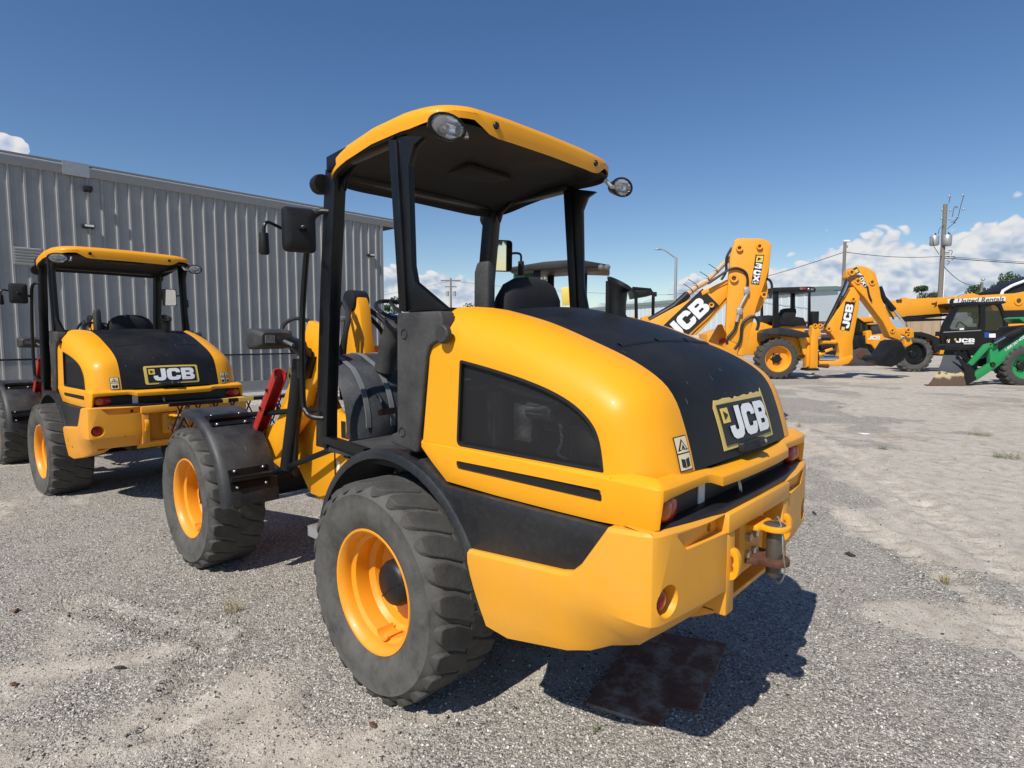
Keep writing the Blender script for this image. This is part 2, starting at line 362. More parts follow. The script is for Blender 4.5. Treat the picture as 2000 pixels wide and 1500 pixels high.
# ================================================================== wheels
def tyre_mb(Ro, rr, w, nlug, lugh, worn=1.0):
    k = w/.40; b = Ro-lugh; h = .205*k
    d = b-rr
    half = [(rr, .168*k), (rr+.02*d/.2, .182*k), (rr+.30*d, h*.985), (rr+.55*d, h), (rr+.76*d, h*.975), (rr+.78*d, h*.985), (rr+.80*d, h*.955), (rr+.91*d, h*.88), (rr+.97*d, h*.74), (b, h*.45), (b+.002, 0)]
    prof = half+[(r, -y) for r, y in half[-2::-1]]
    mb = MB().lathe(prof, n=64)
    lg = MB()
    for s in (1, -1):
        for i in range(nlug):
            th = 2*math.pi*i/nlug+(0 if s > 0 else math.pi/nlug)
            path = [(h*.968, rr+.83*d, rr+.845*d, -.03, .004), (h*.95, rr+.86*d, rr+.90*d, -.018, .013), (h*.88, rr+.88*d, b+lugh*.60, -.004, .024), (h*.76, b-.02, b+lugh*.95, .01, .034), (h*.42, b-.01, b+lugh, .055, .039), (h*.12, b-.01, b+lugh, .12, .038), (-h*.05, b-.01, b+lugh*.98, .15, .034)]
            rings = []
            for y, r0, r1, dt, hw in path:
                a = th+s*dt*.53/Ro*1.0; ww = hw/Ro*1.35
                ring = [((r0*math.cos(a-ww*1.25)), s*y, r0*math.sin(a-ww*1.25)), (r0*math.cos(a+ww*1.25), s*y, r0*math.sin(a+ww*1.25)), (r1*math.cos(a+ww), s*y, r1*math.sin(a+ww)), (r1*math.cos(a-ww), s*y, r1*math.sin(a-ww))]
                rings.append(ring)
            lg.loft(rings)
    return mb, lg
def make_wheel(root, x, yf, z, side, Ro=.53, rr=.296, w=.40, nlug=25, mats=None, name='wheel', hubblack=True, depth=.19, lugh=.011, meshes=None):
    """yf: distance of the outer rim flange from the centre plane; side +1 left"""
    m = mats or (M['orange_rim'], M['rubber'], M['tread'], M['black'])
    k = w/.40
    if meshes is None:
        prof = [(rr+.004, -.165*k), (rr-.02, -.16*k), (rr-.03, -.10*k), (rr-.012, .0), (rr-.03, .07*k), (rr-.022, .12*k), (rr-.016, .145*k), (rr+.0, .155*k), (rr+.008, .168*k), (rr+.004, .176*k), (rr-.006, .174*k), (rr-.020, .160*k), (rr-.030, .138*k), (rr-.032, .114*k), (rr-.052, .100*k), (rr-.057, .060*k), (rr-.052, .022*k), (rr-.074, -.002*k), (rr-.080, -.04*k), (rr*.55, -depth*.32), (rr*.48, -depth*.38), (rr*.40, -depth*.36), (0.001, -depth*.36)]
        rim = MB().lathe(prof, n=56).mesh(smooth=32)
        t, lg = tyre_mb(Ro, rr, w, nlug, lugh); tm = t.mesh(smooth=60); lm = lg.mesh(smooth=25, bevel=.006, seg=1)
        hb = MB().lathe([(0.001, .075*k), (rr*.26, .07*k), (rr*.34, .06*k), (rr*.385, .035*k), (rr*.395, -.06)], n=28)
        hb.tube(cr([(-rr*.3, .066*k, rr*.1), (-.02, .074*k, -.01), (.03, .074*k, -.05), (rr*.2, .068*k, -rr*.25)], 4), .004, 5)
        hm = hb.mesh(smooth=40)
        vg = MB(); P = []
        for q in range(9):
            a = R(200)+R(160)*q/8; P.append([(.045*math.cos(a), yy, -rr+.085+.045*math.sin(a)) for yy in (.03, .125*k)])
        vgm = vg.grid(P).mesh(thick=.006, smooth=40)
        meshes = (rim, tm, lm, hm, vgm)
    rim, tm, lm, hm, vgm = meshes
    yc = yf-.172*k
    o = link(name, rim, m[0], root, (x, yc*side, z)); o.rotation_euler = (0, random.uniform(0, 6.28)*0, 0 if side > 0 else math.pi)
    a = link('tyre', tm, m[1], o); b = link('tread', lm, m[2], o); link('hub', hm, m[3], o)
    v = link('valve_guard', vgm, m[0], o); v.rotation_euler = (0, R(4), 0)
    rot = random.uniform(0, .3); a.rotation_euler = (0, rot, 0); b.rotation_euler = (0, rot, 0)
    return meshes

def boolean_cut(me, cutters):
    o = bpy.data.objects.new('tmp', me); COL.objects.link(o); cs = []
    for c in cutters:
        cm = bpy.data.objects.new('cut', c.mesh(smooth=0)); COL.objects.link(cm); cs.append(cm)
        md = o.modifiers.new('b', 'BOOLEAN'); md.operation = 'DIFFERENCE'; md.object = cm; md.solver = 'EXACT'
    dg = bpy.context.evaluated_depsgraph_get(); r = bpy.data.meshes.new_from_object(o.evaluated_get(dg), preserve_all_data_layers=True, depsgraph=dg)
    for x in cs+[o]: bpy.data.objects.remove(x)
    r.shade_smooth(); r.set_sharp_from_angle(angle=R(30))
    return r

# ================================================================== hood surface of the wheel loader
_hp = cr([(x, 0, z) for x, z in [(-.27, 1.896), (-.40, 1.875), (-.535, 1.849), (-.78, 1.790), (-1.02, 1.705), (-1.18, 1.640), (-1.295, 1.572), (-1.352, 1.505), (-1.387, 1.42), (-1.415, 1.33), (-1.432, 1.262)]], 8)
_hp = [(p.x, p.z) for p in _hp]
_hl = [0.0]
for i in range(1, len(_hp)): _hl.append(_hl[-1]+math.dist(_hp[i], _hp[i-1]))
HOODLEN = _hl[-1]; _hl = [l/_hl[-1] for l in _hl]
def hprof(t):
    t = max(0.0, min(1.0, t)); i = max(0, min(len(_hl)-2, int(np.searchsorted(_hl, t, 'right'))-1)); f = (t-_hl[i])/(_hl[i+1]-_hl[i])
    def tang(j): a = _hp[max(j-1, 0)]; b = _hp[min(j+1, len(_hp)-1)]; return Vector((b[0]-a[0], b[1]-a[1])).normalized()
    p = (_hp[i][0]*(1-f)+_hp[i+1][0]*f, _hp[i][1]*(1-f)+_hp[i+1][1]*f); tg = tang(i).lerp(tang(i+1), f).normalized()
    return p, (-tg.y*-1, -tg.x) if False else (tg.y*1.0, -tg.x*1.0)
def _inward(t):
    p, n = hprof(t); n = Vector(n)
    if n.dot(Vector((-.7-p[0], 1.2-p[1]))) < 0: n = -n
    return p, n
def t_of_x(x): return min((abs(_hp[i][0]-x), _hl[i]) for i in range(len(_hp)))[1]
def t_of_z(z): return min((abs(_hp[i][1]-z), _hl[i]) for i in range(len(_hp)))[1]
def hood_pt(t, y, off=0.0):
    p, n = _inward(t); a = abs(y)
    if a <= .47: ins = -.030*(1-(a/.47)**2)-off; yy = a; 
    else:
        s = min(1, (a-.47)/.25); ins = .19*(1-math.sqrt(max(0, 1-s**2.2))); yy = a
    return Vector((p[0]+n.x*ins, math.copysign(yy, y), p[1]+n.y*ins))
def build_hood(root):
    sides = []
    tv = t_of_x(-.535)
    def side_mesh(sg):
        rows = []; NT = 34
        for ph in range(0, 11):
            s = math.sin(ph/10*math.pi/2); y = .47+.25*s*.9995
            x0 = -.535+(.20*min(1, (y-.47)/.13)); t0 = t_of_x(min(-.285, x0)); t0 = t0 if ph else tv
            rows.append([hood_pt(t0+(1-t0)*(j/NT)**.9, y*sg) for j in range(NT+1)])
        last = rows[-1]; x0, x1 = last[0].x, last[-1].x
        for q in range(1, 6):
            f = q/5
            rows.append([p.lerp(Vector((-.235+(x1+.235)*((p.x-x0)/(x1-x0)), .722*sg, 1.255)), f) for p in last])
        return MB().grid(rows).mesh(thick=.012, smooth=40)
    gtop = [(p.x, p.z) for p in cr([(-.487, 0, 1.634), (-.66, 0, 1.606), (-.84, 0, 1.571), (-.98, 0, 1.534), (-1.09, 0, 1.488), (-1.165, 0, 1.43), (-1.20, 0, 1.365), (-1.219, 0, 1.262)], 4)]
    gp = rnd(gtop+[(-.462, 1.262)], [.03]+[0]*(len(gtop)-2)+[.03, .03], 5)
    for sg in (1, -1):
        cut = MB().ext(gp, 'y', .60*sg, .85*sg)
        h = link('hood_side', boolean_cut(side_mesh(sg), [cut]), M['yellow'], root)
        gs = MB().ext(gp, 'y', .704*sg, .7045*sg); link('grille', gs.mesh(smooth=0), M['grille'], h)
        fr = MB(); n = len(gp); cx = sum(p[0] for p in gp)/n; cz = sum(p[1] for p in gp)/n
        ring = []
        for i in range(n):
            a, b, c = Vector(gp[i-1]), Vector(gp[i]), Vector(gp[(i+1) % n]); tg = (c-a).normalized(); nn = Vector((-tg.y, tg.x))
            if nn.dot(Vector((cx, cz))-b) < 0: nn = -nn
            i_ = b+nn*.012; ring.append([(b.x, .700*sg, b.y), (b.x, .7225*sg, b.y), (i_.x, .7225*sg, i_.y), (i_.x, .700*sg, i_.y)])
        fr.loft(ring+[ring[0]], True, False); fr.build('grille_gasket', M['ink'], h)
    # centre panel
    P = [[hood_pt(tv+(1-tv)*j/40, y) for y in np.linspace(-.47, .47, 17)] for j in range(41)]
    pan = MB().grid(P).build('hood_panel', M['hoodblack'], root, thick=.012, smooth=40)
    tvent = t_of_x(-1.075)
    for y0, y1 in ((.40, .15), (.12, -.12), (-.15, -.40)):
        g = [[hood_pt(tvent+dt, y0+(y1-y0)*k/6, off) for k in range(7)] for dt, off in ((-.010, .001), (-.006, .009), (.006, .007), (.011, .0015))]
        MB().grid(g).build('vent_slot', M['ink'], pan, smooth=30)
    # skirt band with the visor lip round the rear
    cols = []
    def col(x, y, zt, zb, nx, ny, ins=.05): cols.append(((x, y), zt, zb, (nx, ny), ins))
    col(-.222, .7225, 1.256, 1.225, 0, -1, .012); col(-.30, .724, 1.256, 1.165, 0, -1, .012); col(-.40, .7255, 1.256, 1.095, 0, -1, .012); col(-.70, .727, 1.254, 1.088, 0, -1, .014); col(-1.0, .730, 1.252, 1.088, 0, -1, .018); col(-1.20, .7345, 1.25, 1.091, 0, -1, .03); col(-1.36, .739, 1.249, 1.10, .1, -1, .045)
    col(-1.425, .738, 1.247, 1.108, .5, -.9); col(-1.44, .731, 1.246, 1.111, .6, -.8)
    col(-1.447, .722, 1.246, 1.20, .8, -.6); col(-1.452, .68, 1.246, 1.208, 1, -.2); col(-1.455, .55, 1.246, 1.212, 1, 0); col(-1.458, .43, 1.247, 1.214, 1, 0); col(-1.462, .395, 1.245, 1.208, 1, 0); col(-1.487, .355, 1.232, 1.192, 1, 0); col(-1.495, .2, 1.232, 1.190, 1, 0); col(-1.498, 0, 1.232, 1.190, 1, 0)
    full = cols+[((c[0][0], -c[0][1]), c[1], c[2], (c[3][0], -c[3][1]), c[4]) for c in cols[-2::-1]]
    rings = []
    for (x, y), zt, zb, (nx, ny), ins in full:
        l = math.hypot(nx, ny); nx /= l; ny /= l
        rings.append([(x+nx*ins, y+ny*ins, zt+(.022 if ins > .025 else .001)), (x+nx*.012, y+ny*.012, zt+.006), (x, y, zt-.006), (x, y, zb), (x+nx*.02, y+ny*.02, zb+.004), (x+nx*ins, y+ny*ins, zt-.02)])
    sk = MB().loft(rings).mesh(smooth=35, bevel=.006, seg=2)
    sl_ = [MB().ext(rnd([(-.462, 1.197), (-1.217, 1.204), (-1.222, 1.160), (-.47, 1.162)], .014, 4), 'y', .69*s, .78*s) for s in (1, -1)]
    sk = link('hood_skirt', boolean_cut(sk, sl_), M['yellow'], root)
    for s in (1, -1):
        MB().ext(rnd([(-.462, 1.197), (-1.217, 1.204), (-1.222, 1.160), (-.47, 1.162)], .014, 4), 'y', .722*s, .7225*s).build('slot_grille', M['grille'], sk, smooth=0)
    return pan

def build_badge(root, pan, peeled):
    tc = t_of_z(1.386)
    def S(a, b, off): return hood_pt(tc - b/HOODLEN, -a, off)      # a to the right, b upwards along the panel
    def plate(poly, off, nm, mt, div=9):
        vs, fs = fill2d([poly]); 
        bm = bmesh.new(); [bm.verts.new(v) for v in vs]; bm.verts.ensure_lookup_table()
        for f in fs:
            try: bm.faces.new([bm.verts[i] for i in f])
            except ValueError: pass
        for _ in range(2): bmesh.ops.subdivide_edges(bm, edges=bm.edges[:], cuts=1, use_grid_fill=True)
        vs = [tuple(v.co) for v in bm.verts]; bm.verts.index_update(); fs = [tuple(v.index for v in f.verts) for f in bm.faces]; bm.free()
        return MB().add([S(v[0], v[1], off) for v in vs], fs).build(nm, mt, pan, smooth=30, thick=.002)
    if peeled: outer = [(-.258, -.094), (.262, -.094), (.264, .086), (.266, .114), (.245, .098), (.20, .101), (.16, .096), (.13, .103), (.09, .094), (.04, .099), (-.02, .093), (-.05, .098), (-.075, .088), (-.10, .097), (-.16, .099), (-.20, .095), (-.238, .097), (-.258, .07)]
    else: outer = rnd([(-.262, -.096), (.262, -.096), (.262, .096), (-.262, .096)], .02)
    b = plate(outer, .004, 'badge', M['dyellow'] if peeled else M['ysticker'])
    for nm, poly, off, mt in (('badge_field', [(-.235, -.078), (.235, -.078), (.235, .078), (-.235, .078)], .0075, M['ink']), ('badge_square', [(-.222, .005), (-.165, .005), (-.165, .062), (-.222, .062)], .0108, M['ysticker'])):
        o = plate(poly, off, nm, mt); o.parent = b
    plate([(-.208, .018), (-.178, .034), (-.208, .05)], .0135, 'badge_emblem', M['ink']).parent = b
    w = block_word('JCB', .07); mb = word_on(w, lambda x, y: S(x+.018, y, .0115), .125, .40)
    o = mb.build('lettering', M['white'], b, smooth=0)
    # hood catch
    t2 = t_of_z(1.288)
    P = lambda a, b, off: hood_pt(t2-b/HOODLEN, -a, off)
    c = P(-.02, 0, .02); k = MB().loft([[P(x, -.02, -.004), P(x, .02, -.004), P(x, .016, h), P(x, -.016, h)] for x, h in ((-.14, .005), (-.13, .026), (-.03, .03), (-.02, .04), (.05, .042), (.06, .01))])
    cl = k.build('hood_catch', M['black'], pan, bevel=.004)
    q = P(.03, .002, .044); MB().cyl(q, q+Vector((-.004, 0, .001)), .008, 12).build('lock_barrel', M['zinc'], cl)

def warn_sticker(root, a, b, off, tl, two=False):
    """cream warning label on the hood corner; a sideways, b upwards"""
    pass

def oval_lamp(root, c, d, w, h, name='work_light', deep=.10, up=(0, 0, 1)):
    d = Vector(d).normalized(); r = d.cross(Vector(up)).normalized(); u = r.cross(d)
    def ring(k, o): return [Vector(c)+r*(w/2*k*math.cos(2*math.pi*i/24))+u*(h/2*k*math.sin(2*math.pi*i/24))+d*o for i in range(24)]
    b = MB().loft([ring(.25, -deep), ring(.62, -deep*.85), ring(.85, -deep*.5), ring(.98, -.02), ring(1.08, -.005), ring(1.08, .006), ring(.95, .008), ring(.93, -.004)], True, False); b.loft([ring(.25, -deep), ring(.01, -deep)], True, False)
    o = b.build(name, M['black'], root, smooth=40)
    rf = MB().loft([ring(.93, -.003), ring(.75, -.03), ring(.4, -.05), ring(.02, -.055)], True, False); rf.build('reflector', M['chrome'], o, smooth=50)
    ln = MB().loft([ring(.93, .002), ring(.7, .012), ring(.35, .017), ring(.01, .018)], True, False); ln.build('lens', M['lens'], o, smooth=60)
    bl = MB().loft([ring(.2, -.05), ring(.2, -.02), ring(.05, -.015)], True, False); bl.build('bulb', M['zinc'], o)
    return o

def tri(c, r): return [(c[0]+r*math.cos(R(90+120*k)), c[1]+r*math.sin(R(90+120*k))) for k in range(3)]

# ================================================================== wheel loader
def build_loader():
    root = empty('wheel_loader')
    B = lambda mb, n, m, p=root, **k: mb.build(n, m, p, **k)
    wm = make_wheel(root, 0, .86, .515, 1)
    make_wheel(root, 0, .86, .515, -1, meshes=wm); make_wheel(root, 2.405, .86, .515, 1, meshes=wm); make_wheel(root, 2.405, .86, .515, -1, meshes=wm)
    pan = build_hood(root)
    # ---------------- bumper counterweight halves
    for s in (1, -1):
        cols = [((-.587, .78), .846, .548, (-.10, -.01)), ((-.80, .782), .865, .525, (.01, -.03)), ((-1.075, .784), .890, .575, (.0, -.05)), ((-1.125, .784), .902, .59, (0, -.06)), ((-1.165, .784), .94, .60, (0, -.07)),
                ((-1.272, .784), 1.094, .64, (.03, -.09)), ((-1.40, .782), 1.106, .665, (.08, -.10)), ((-1.437, .770), 1.108, .672, (.10, -.09)), ((-1.452, .745), 1.107, .676, (.105, -.06)),
                ((-1.462, .68), 1.105, .68, (.11, 0)), ((-1.478, .55), 1.10, .69, (.11, 0)), ((-1.492, .42), 1.094, .70, (.11, 0)), ((-1.50, .336), 1.088, .71, (.11, 0))]
        rings = []
        for (x, y), zt, zb, (dx, dy) in cols:
            lev = [zt-.012, min(zt-.03, .86), min(zt-.05, .80), .74, .68, .62 if zb < .6 else zb+.02, zb]
            ring = []
            n = Vector((0, -1)) if x > -1.41 else Vector((1, -.15)).normalized()
            ring.append((x+n.x*.12, (y+n.y*.12), zt-.002))
            ring.append((x+n.x*.014, y+n.y*.014, zt))
            for z0 in lev:
                g = max(0, min(1, (.80-z0)/(.80-zb)))**1.3
                ring.append((x+dx*g, y+dy*g, z0))
            ring.append((x+dx+n.x*.025, y+dy+n.y*.025, zb-.006)); ring.append((x+dx+n.x*.14, y+dy+n.y*.14, zb+.01))
            rings.append([(p[0], p[1]*s, p[2]) for p in ring])
        bp = MB().loft(rings, True, True).mesh(smooth=38, bevel=.010, seg=3)
        # pocket for the reflector and the notch on the rear face
        pk = MB(); cpt = Vector((-1.452, .700*s, .872)); dirv = Vector((-1, .14*s, -.02)).normalized()
        pk.tube([cpt-dirv*.06, cpt-dirv*.028, cpt+dirv*.05], [.030, .050, .062], 20)
        nt = MB().ext([(y*s, z) for y, z in [(.655, 1.075), (.60, 1.020), (.30, 1.020), (.30, 1.085), (.655, 1.085)]], 'x', -1.60, -1.458)
        hole = MB().cyl((-1.6, .40*s, 1.045), (-1.40, .40*s, 1.045), .017, 14)
        bb = link('bumper', boolean_cut(bp, [pk, nt, hole]), M['yellow_worn'], root)
        MB().lathe([(.001, .012), (.02, .010), (.032, .004), (.036, -.005)], ax='x', n=24).xf(lambda p: Vector((-p.x, p.y, p.z))).build('reflector', M['redlens'], bb, loc=(-1.436, .706*s, .872))
        # black infill between fender, hood and bumper
        poly = rnd([(-.30, 1.17), (-.42, 1.082), (-1.30, 1.084), (-1.278, 1.082), (-1.162, .930), (-1.10, .880), (-.58, .835), (-.45, 1.0)], .004, 2)
        poly = [(-.25, 1.18), (-.41, 1.083), (-.9, 1.080), (-1.40, 1.085), (-1.40, 1.10), (-1.285, 1.10), (-1.175, .946), (-1.135, .912), (-1.09, .898), (-.575, .852), (-.40, 1.03), (-.20, 1.15)]
        poly = [(-.25, 1.18), (-.41, 1.083), (-.9, 1.080), (-1.40, 1.085), (-1.40, 1.0), (-1.09, .85), (-.6, .80), (-.40, 1.03), (-.20, 1.15)]
        MB().ext(poly, 'y', .60*s, .752*s).build('side_panel', M['fender'], root, bevel=.008)
        # rear fender arch
        P = []
        for k in range(29):
            a = R(3+(170)*k/28); r0 = .675 if k else .675
            zc = .50; fl = 1.0
            row = []
            for y, r in ((.36, .665), (.60, .672), (.70, .680), (.735, .686), (.757, .683), (.765, .670), (.765, .640), (.757, .640), (.75, .664), (.70, .666), (.36, .655)):
                row.append((r*1.0*math.cos(a)*1.0, y*s, zc+r*math.sin(a)))
            P.append(row)
        MB().loft(P, True, True).build('rear_fender', M['fender'], root, smooth=45)
        # charcoal pillar panel beside the cab
        pl = [(-.075, 1.842), (-.385, 1.842), (-.40, 1.80), (-.398, 1.752), (-.37, 1.715), (-.31, 1.69), (-.288, 1.65), (-.25, 1.447), (-.215, 1.2), (-.195, 1.197), (-.005, 1.222), (-.012, 1.262), (-.062, 1.278)]
        pp = MB().ext(pl, 'y', .66*s, .742*s).build('pillar_panel', M['charcoal'], root, bevel=.012, seg=3)
        MB().lathe([(.001, .026), (.034, .026), (.04, .02), (.042, 0)], n=28).xf(lambda p: Vector((p.x, p.y*s, p.z))).build('pivot_cap', M['charcoal'], pp, loc=(-.414, .738*s, 1.742))
        for px_, pz_ in ((-.132, 1.742), (-.106, 1.283)):
            MB().lathe([(.001, -.004), (.016, -.003), (.02, .003), (.024, .002), (.026, -.002)], n=20).xf(lambda p: Vector((p.x, p.y*s, p.z))).build('screw_recess', M['ink'], pp, loc=(px_, .7425*s, pz_))
        # posts
        rp = [(.02, 2.68), (-.215, 2.62), (-.15, 2.595), (-.112, 2.52), (-.125, 2.06)]+([(-.145, 1.985), (-.375, 1.848)] if s > 0 else [(-.15, 1.95), (-.175, 1.848)])+[(-.045, 1.848), (-.01, 2.2)]
        po = MB().ext(rp, 'y', .655*s, .69*s); po.ext([(.022, 2.66), (-.042, 2.64), (-.098, 1.85), (-.042, 1.85)], 'y', .64*s, .705*s)
        po.build('rear_post', M['black_gloss'], root, bevel=.006)
        fpp = MB().loft([[(x-.062*k0, y*s, z), (x+.062*k0, y*s, z), (x+.062*k0, (y-.075)*s, z), (x-.062*k0, (y-.075)*s, z)] for x, y, z, k0 in ((.80, .655, 1.08, 1.0), (.785, .655, 1.30, .95), (.705, .655, 2.05, .90), (.635, .655, 2.58, .90), (.625, .650, 2.655, .95))])
        fpp.build('front_post', M['black_gloss'], root, bevel=.008)
        MB().loft([[(x, .70*s, z0), (x, .70*s, z1), (x, .62*s, z1), (x, .62*s, z0)] for x, z0, z1 in ((.585, 2.61, 2.69), (.45, 2.635, 2.70), (-.02, 2.655, 2.72))]).build('roof_rail', M['black_gloss'], root, bevel=.005)
        MB().ext([(.60, 2.65), (.42, 2.65), (.52, 2.59), (.55, 2.52)], 'y', .60*s, .62*s).build('post_gusset', M['black_gloss'], root, bevel=.004)
        # sill below the door opening
        MB().tube([(.79, .635*s, 1.135), (.33, .65*s, 1.115)], .03, 4).build('door_sill', M['black_gloss'], root)
        # hand rail
        if True:
            hr = cr([(.66, .645*s, 2.42), (.70, .68*s, 2.42), (.755, .70*s, 2.375), (.81, .70*s, 2.245), (.888, .70*s, 1.842), (.91, .70*s, 1.38), (.88, .695*s, 1.29), (.83, .68*s, 1.262), (.77, .645*s, 1.255)], 6)
            MB().tube(hr, .0175, 10).build('hand_rail', M['black_gloss'], root)
        # mirror
        mr = empty('mirror', parent=root) if False else None
        ctr = Vector((.60, .86*s, 2.285)) if s > 0 else Vector((.70, -.78, 2.325))
        nrm = Vector((.95, -.25, .0)).normalized() if s > 0 else Vector((-.86, .50, -.055)).normalized()
        rr_ = nrm.cross(Vector((0, 0, 1))).normalized(); uu = rr_.cross(nrm)
        rect = rnd([(-.085, -.115), (.085, -.115), (.085, .115), (-.085, .115)], .03, 4)
        mh = MB().loft([[ctr+rr_*(a*k)+uu*(b*k)+nrm*o for a, b in rect] for k, o in ((.55, -.05), (.9, -.035), (1.0, -.01), (1.0, .0), (.97, .006))], True, True)
        mo = mh.build('mirror', M['black'], root, smooth=40)
        MB().loft([[ctr+rr_*(a*k)+uu*(b*k)+nrm*.0075 for a, b in rect] for k in (.93, .01)], True, False).build('mirror_glass', M['mirrorglass'], mo, smooth=0)
        MB().tube(cr([ctr-nrm*.05, ctr-nrm*.09+Vector((0, -.01*s, 0)), (.79, .73*s, ctr.z-.01), (.80, .705*s, ctr.z-.03)], 5), .011, 8).build('mirror_bracket', M['black_gloss'], mo)
        e0 = ctr+Vector((.06, .09*s, .0))
        MB().tube(cr([(.79, .72*s, ctr.z-.02), (.74, .90*s, ctr.z+.03), (.70, .985*s, ctr.z+.035), (.70, 1.00*s, ctr.z-.02)], 6), .009, 8).build('indicator_stalk', M['black_gloss'], mo)
        MB().lathe([(.001, .01), (.022, .01), (.024, -.02), (.027, -.09), (.02, -.1), (.001, -.1)], c=(.70, 1.00*s, ctr.z-.03), ax='z', n=18).build('rubber_buffer', M['black'], mo, smooth=40)
        # front roof lamp stub
        MB().lathe([(.001, .075), (.03, .07), (.05, .05), (.056, .02), (.052, -.01), (.001, -.012)], ax='x', n=20).build('front_work_light', M['black'], root, loc=(.70, .66*s, 2.575))
        # rear roof lamps
        ol = oval_lamp(root, (-.385, .69*s, 2.622), (-1, .14*s, -.10) if s > 0 else (-1, .28, -.12), .178 if s > 0 else .15, .105, 'rear_work_light', .09)
        MB().tube([(-.37, .62*s, 2.61), (-.38, .575*s, 2.61), (-.35, .56*s, 2.645)], .012, 8).build('lamp_bracket', M['zinc'], ol)
        # tail lamp cluster under the visor
        tl = MB().ell((-1.405, .635*s, 1.155), (.030, .080, .050), 20, 12).build('tail_light', M['redlens'], root, smooth=60)
        MB().ell((-1.412, .660*s, 1.158), (.028, .045, .040), 16, 10).build('turn_signal', M['amberlens'], tl, smooth=60)
        # front fender with stays
        P = []
        for k in range(17):
            a = R(82+(94)*k/16); row = []
            for y, r in ((.455, .640), (.47, .668), (.50, .674), (.80, .674), (.835, .668), (.855, .645), (.858, .615), (.850, .615), (.845, .640), (.80, .660), (.50, .660), (.465, .640)):
                row.append((2.405+r*math.cos(a), y*s, .515+r*math.sin(a)))
            P.append(row)
        ff = MB().loft(P, True, True).build('front_fender', M['fender'], root, smooth=40)
        for a, x1, z1 in ((R(116), 1.32, 1.23), (R(160), 1.02, .99)):
            q = lambda y, r: Vector((2.405+r*math.cos(a), y*s, .515+r*math.sin(a)))
            st = MB().tube([q(.80, .70), q(.50, .70), Vector((x1+.10, .40*s, z1)), Vector((x1, .345*s, z1))], .021, 8)
            st_o = st.build('fender_stay', M['black_gloss'], ff)
            da = R(6); pl_ = []
            for aa in (a-da, a+da): pl_.append([(2.405+.678*math.cos(aa), y*s, .515+.678*math.sin(aa)) for y in (.52, .80)])
            MB().grid(pl_).build('stay_plate', M['black_gloss'], ff, thick=.006)
            for aa in (a-da*.8, a+da*.8):
                for y in (.56, .76): MB().ell((2.405+.684*math.cos(aa), y*s, .515+.684*math.sin(aa)), (.011, .011, .011), 8, 6).build('bolt', M['zinc'], ff)
            MB().box((x1, .348*s, z1), (.06, .02, .10)).build('stay_flange', M['black_gloss'], ff, bevel=.004)
        # front road lamp on its arm
        hl = MB().loft([[(x, y*s, z) for y, z in rnd([(.60-hw, 1.715-hh), (.60+hw, 1.715-hh), (.60+hw, 1.715+hh), (.60-hw, 1.715+hh)], .03, 3)] for x, hw, hh in ((1.42, .10, .04), (1.46, .125, .06), (1.58, .13, .07), (1.62, .12, .062))], True, True)
        ho = hl.build('road_light', M['charcoal'], root, smooth=45)
        MB().bx(1.412, 1.42, .62 if s > 0 else -.68, .68 if s > 0 else -.62, 1.69, 1.74).build('side_lens', M['lens'], ho)
        MB().ext([(1.28, 1.70), (1.46, 1.735), (1.50, 1.69), (1.42, 1.655), (1.30, 1.60), (1.22, 1.60)], 'y', .47*s, .52*s).build('lamp_arm', M['black_gloss'], ho, bevel=.006)
        MB().cyl((1.30, .55*s, 1.675), (1.40, .56*s, 1.70), .012, 10).build('arm_pin', M['zinc'], ho)
        MB().ext([(1.22, 1.60), (1.32, 1.60), (1.40, 1.45), (1.30, 1.45)], 'y', .40*s, .50*s).build('lamp_bracket', M['black_gloss'], ho, bevel=.006)
    # ---------------- sticker plates on the corners and JCB badge handled per machine
    # ---------------- tail recess, ledge, centre of the counterweight
    MB().bx(-1.40, -1.36, -.70, .70, 1.10, 1.235).build('tail_recess', M['ink'], root)
    led = MB()
    led.loft([[(-1.30, y, 1.085), (-1.30, y, 1.114), (x+.012, y, 1.114), (x, y, 1.108), (x, y, 1.085)] for x, y in ((-1.43, .735), (-1.462, .55), (-1.485, .34), (-1.488, 0), (-1.485, -.34), (-1.462, -.55), (-1.43, -.735))])
    led.build('bumper_pad', M['black'], root, bevel=.004)
    MB().bx(-1.405, -1.40, .325, .375, 1.115, 1.20).build('serial_sticker', M['white'], root)
    MB().tube(cr([(-1.41, .10, 1.19), (-1.44, .10, 1.16), (-1.45, .10, 1.12), (-1.44, .08, 1.10)], 5), .009, 8).build('catch_hook', M['steel'], root)
    cw = MB()
    cw.bx(-1.506, -1.40, -.334, .334, 1.012, 1.086); cw.bx(-1.502, -1.36, .262, .334, .70, 1.012); cw.bx(-1.502, -1.36, -.334, -.262, .70, 1.012)
    cwo = cw.build('counterweight', M['yellow_worn'], root, bevel=.008)
    MB().bx(-1.40, -1.34, -.30, .30, .66, 1.05).build('counterweight_back', M['yellow_worn'], cwo)
    MB().ext([(-1.30, .62), (-1.46, .70), (-1.46, .72), (-1.30, .72)], 'y', -.334, .334).build('counterweight_foot', M['yellow_worn'], cwo, bevel=.005)
    for s in (1, -1):
        pts = [(-1.49, .29*s, .950), (-1.515, .29*s, .945), (-1.530, .29*s, .922), (-1.534, .29*s, .89), (-1.530, .29*s, .858), (-1.515, .29*s, .836), (-1.49, .29*s, .83)]
        C_ = cr(pts, 4); rg = []
        for i, p in enumerate(C_):
            q = Vector((p.x, 0, p.z))-Vector((-1.50, 0, .89)); q.normalize()
            rg.append([p+Vector((0, .018, 0)), p-Vector((0, .018, 0)), p-q*.026-Vector((0, .014, 0)), p-q*.026+Vector((0, .014, 0))])
        MB().loft(rg).build('tie_down_hook', M['yellow'], cwo, bevel=.003)
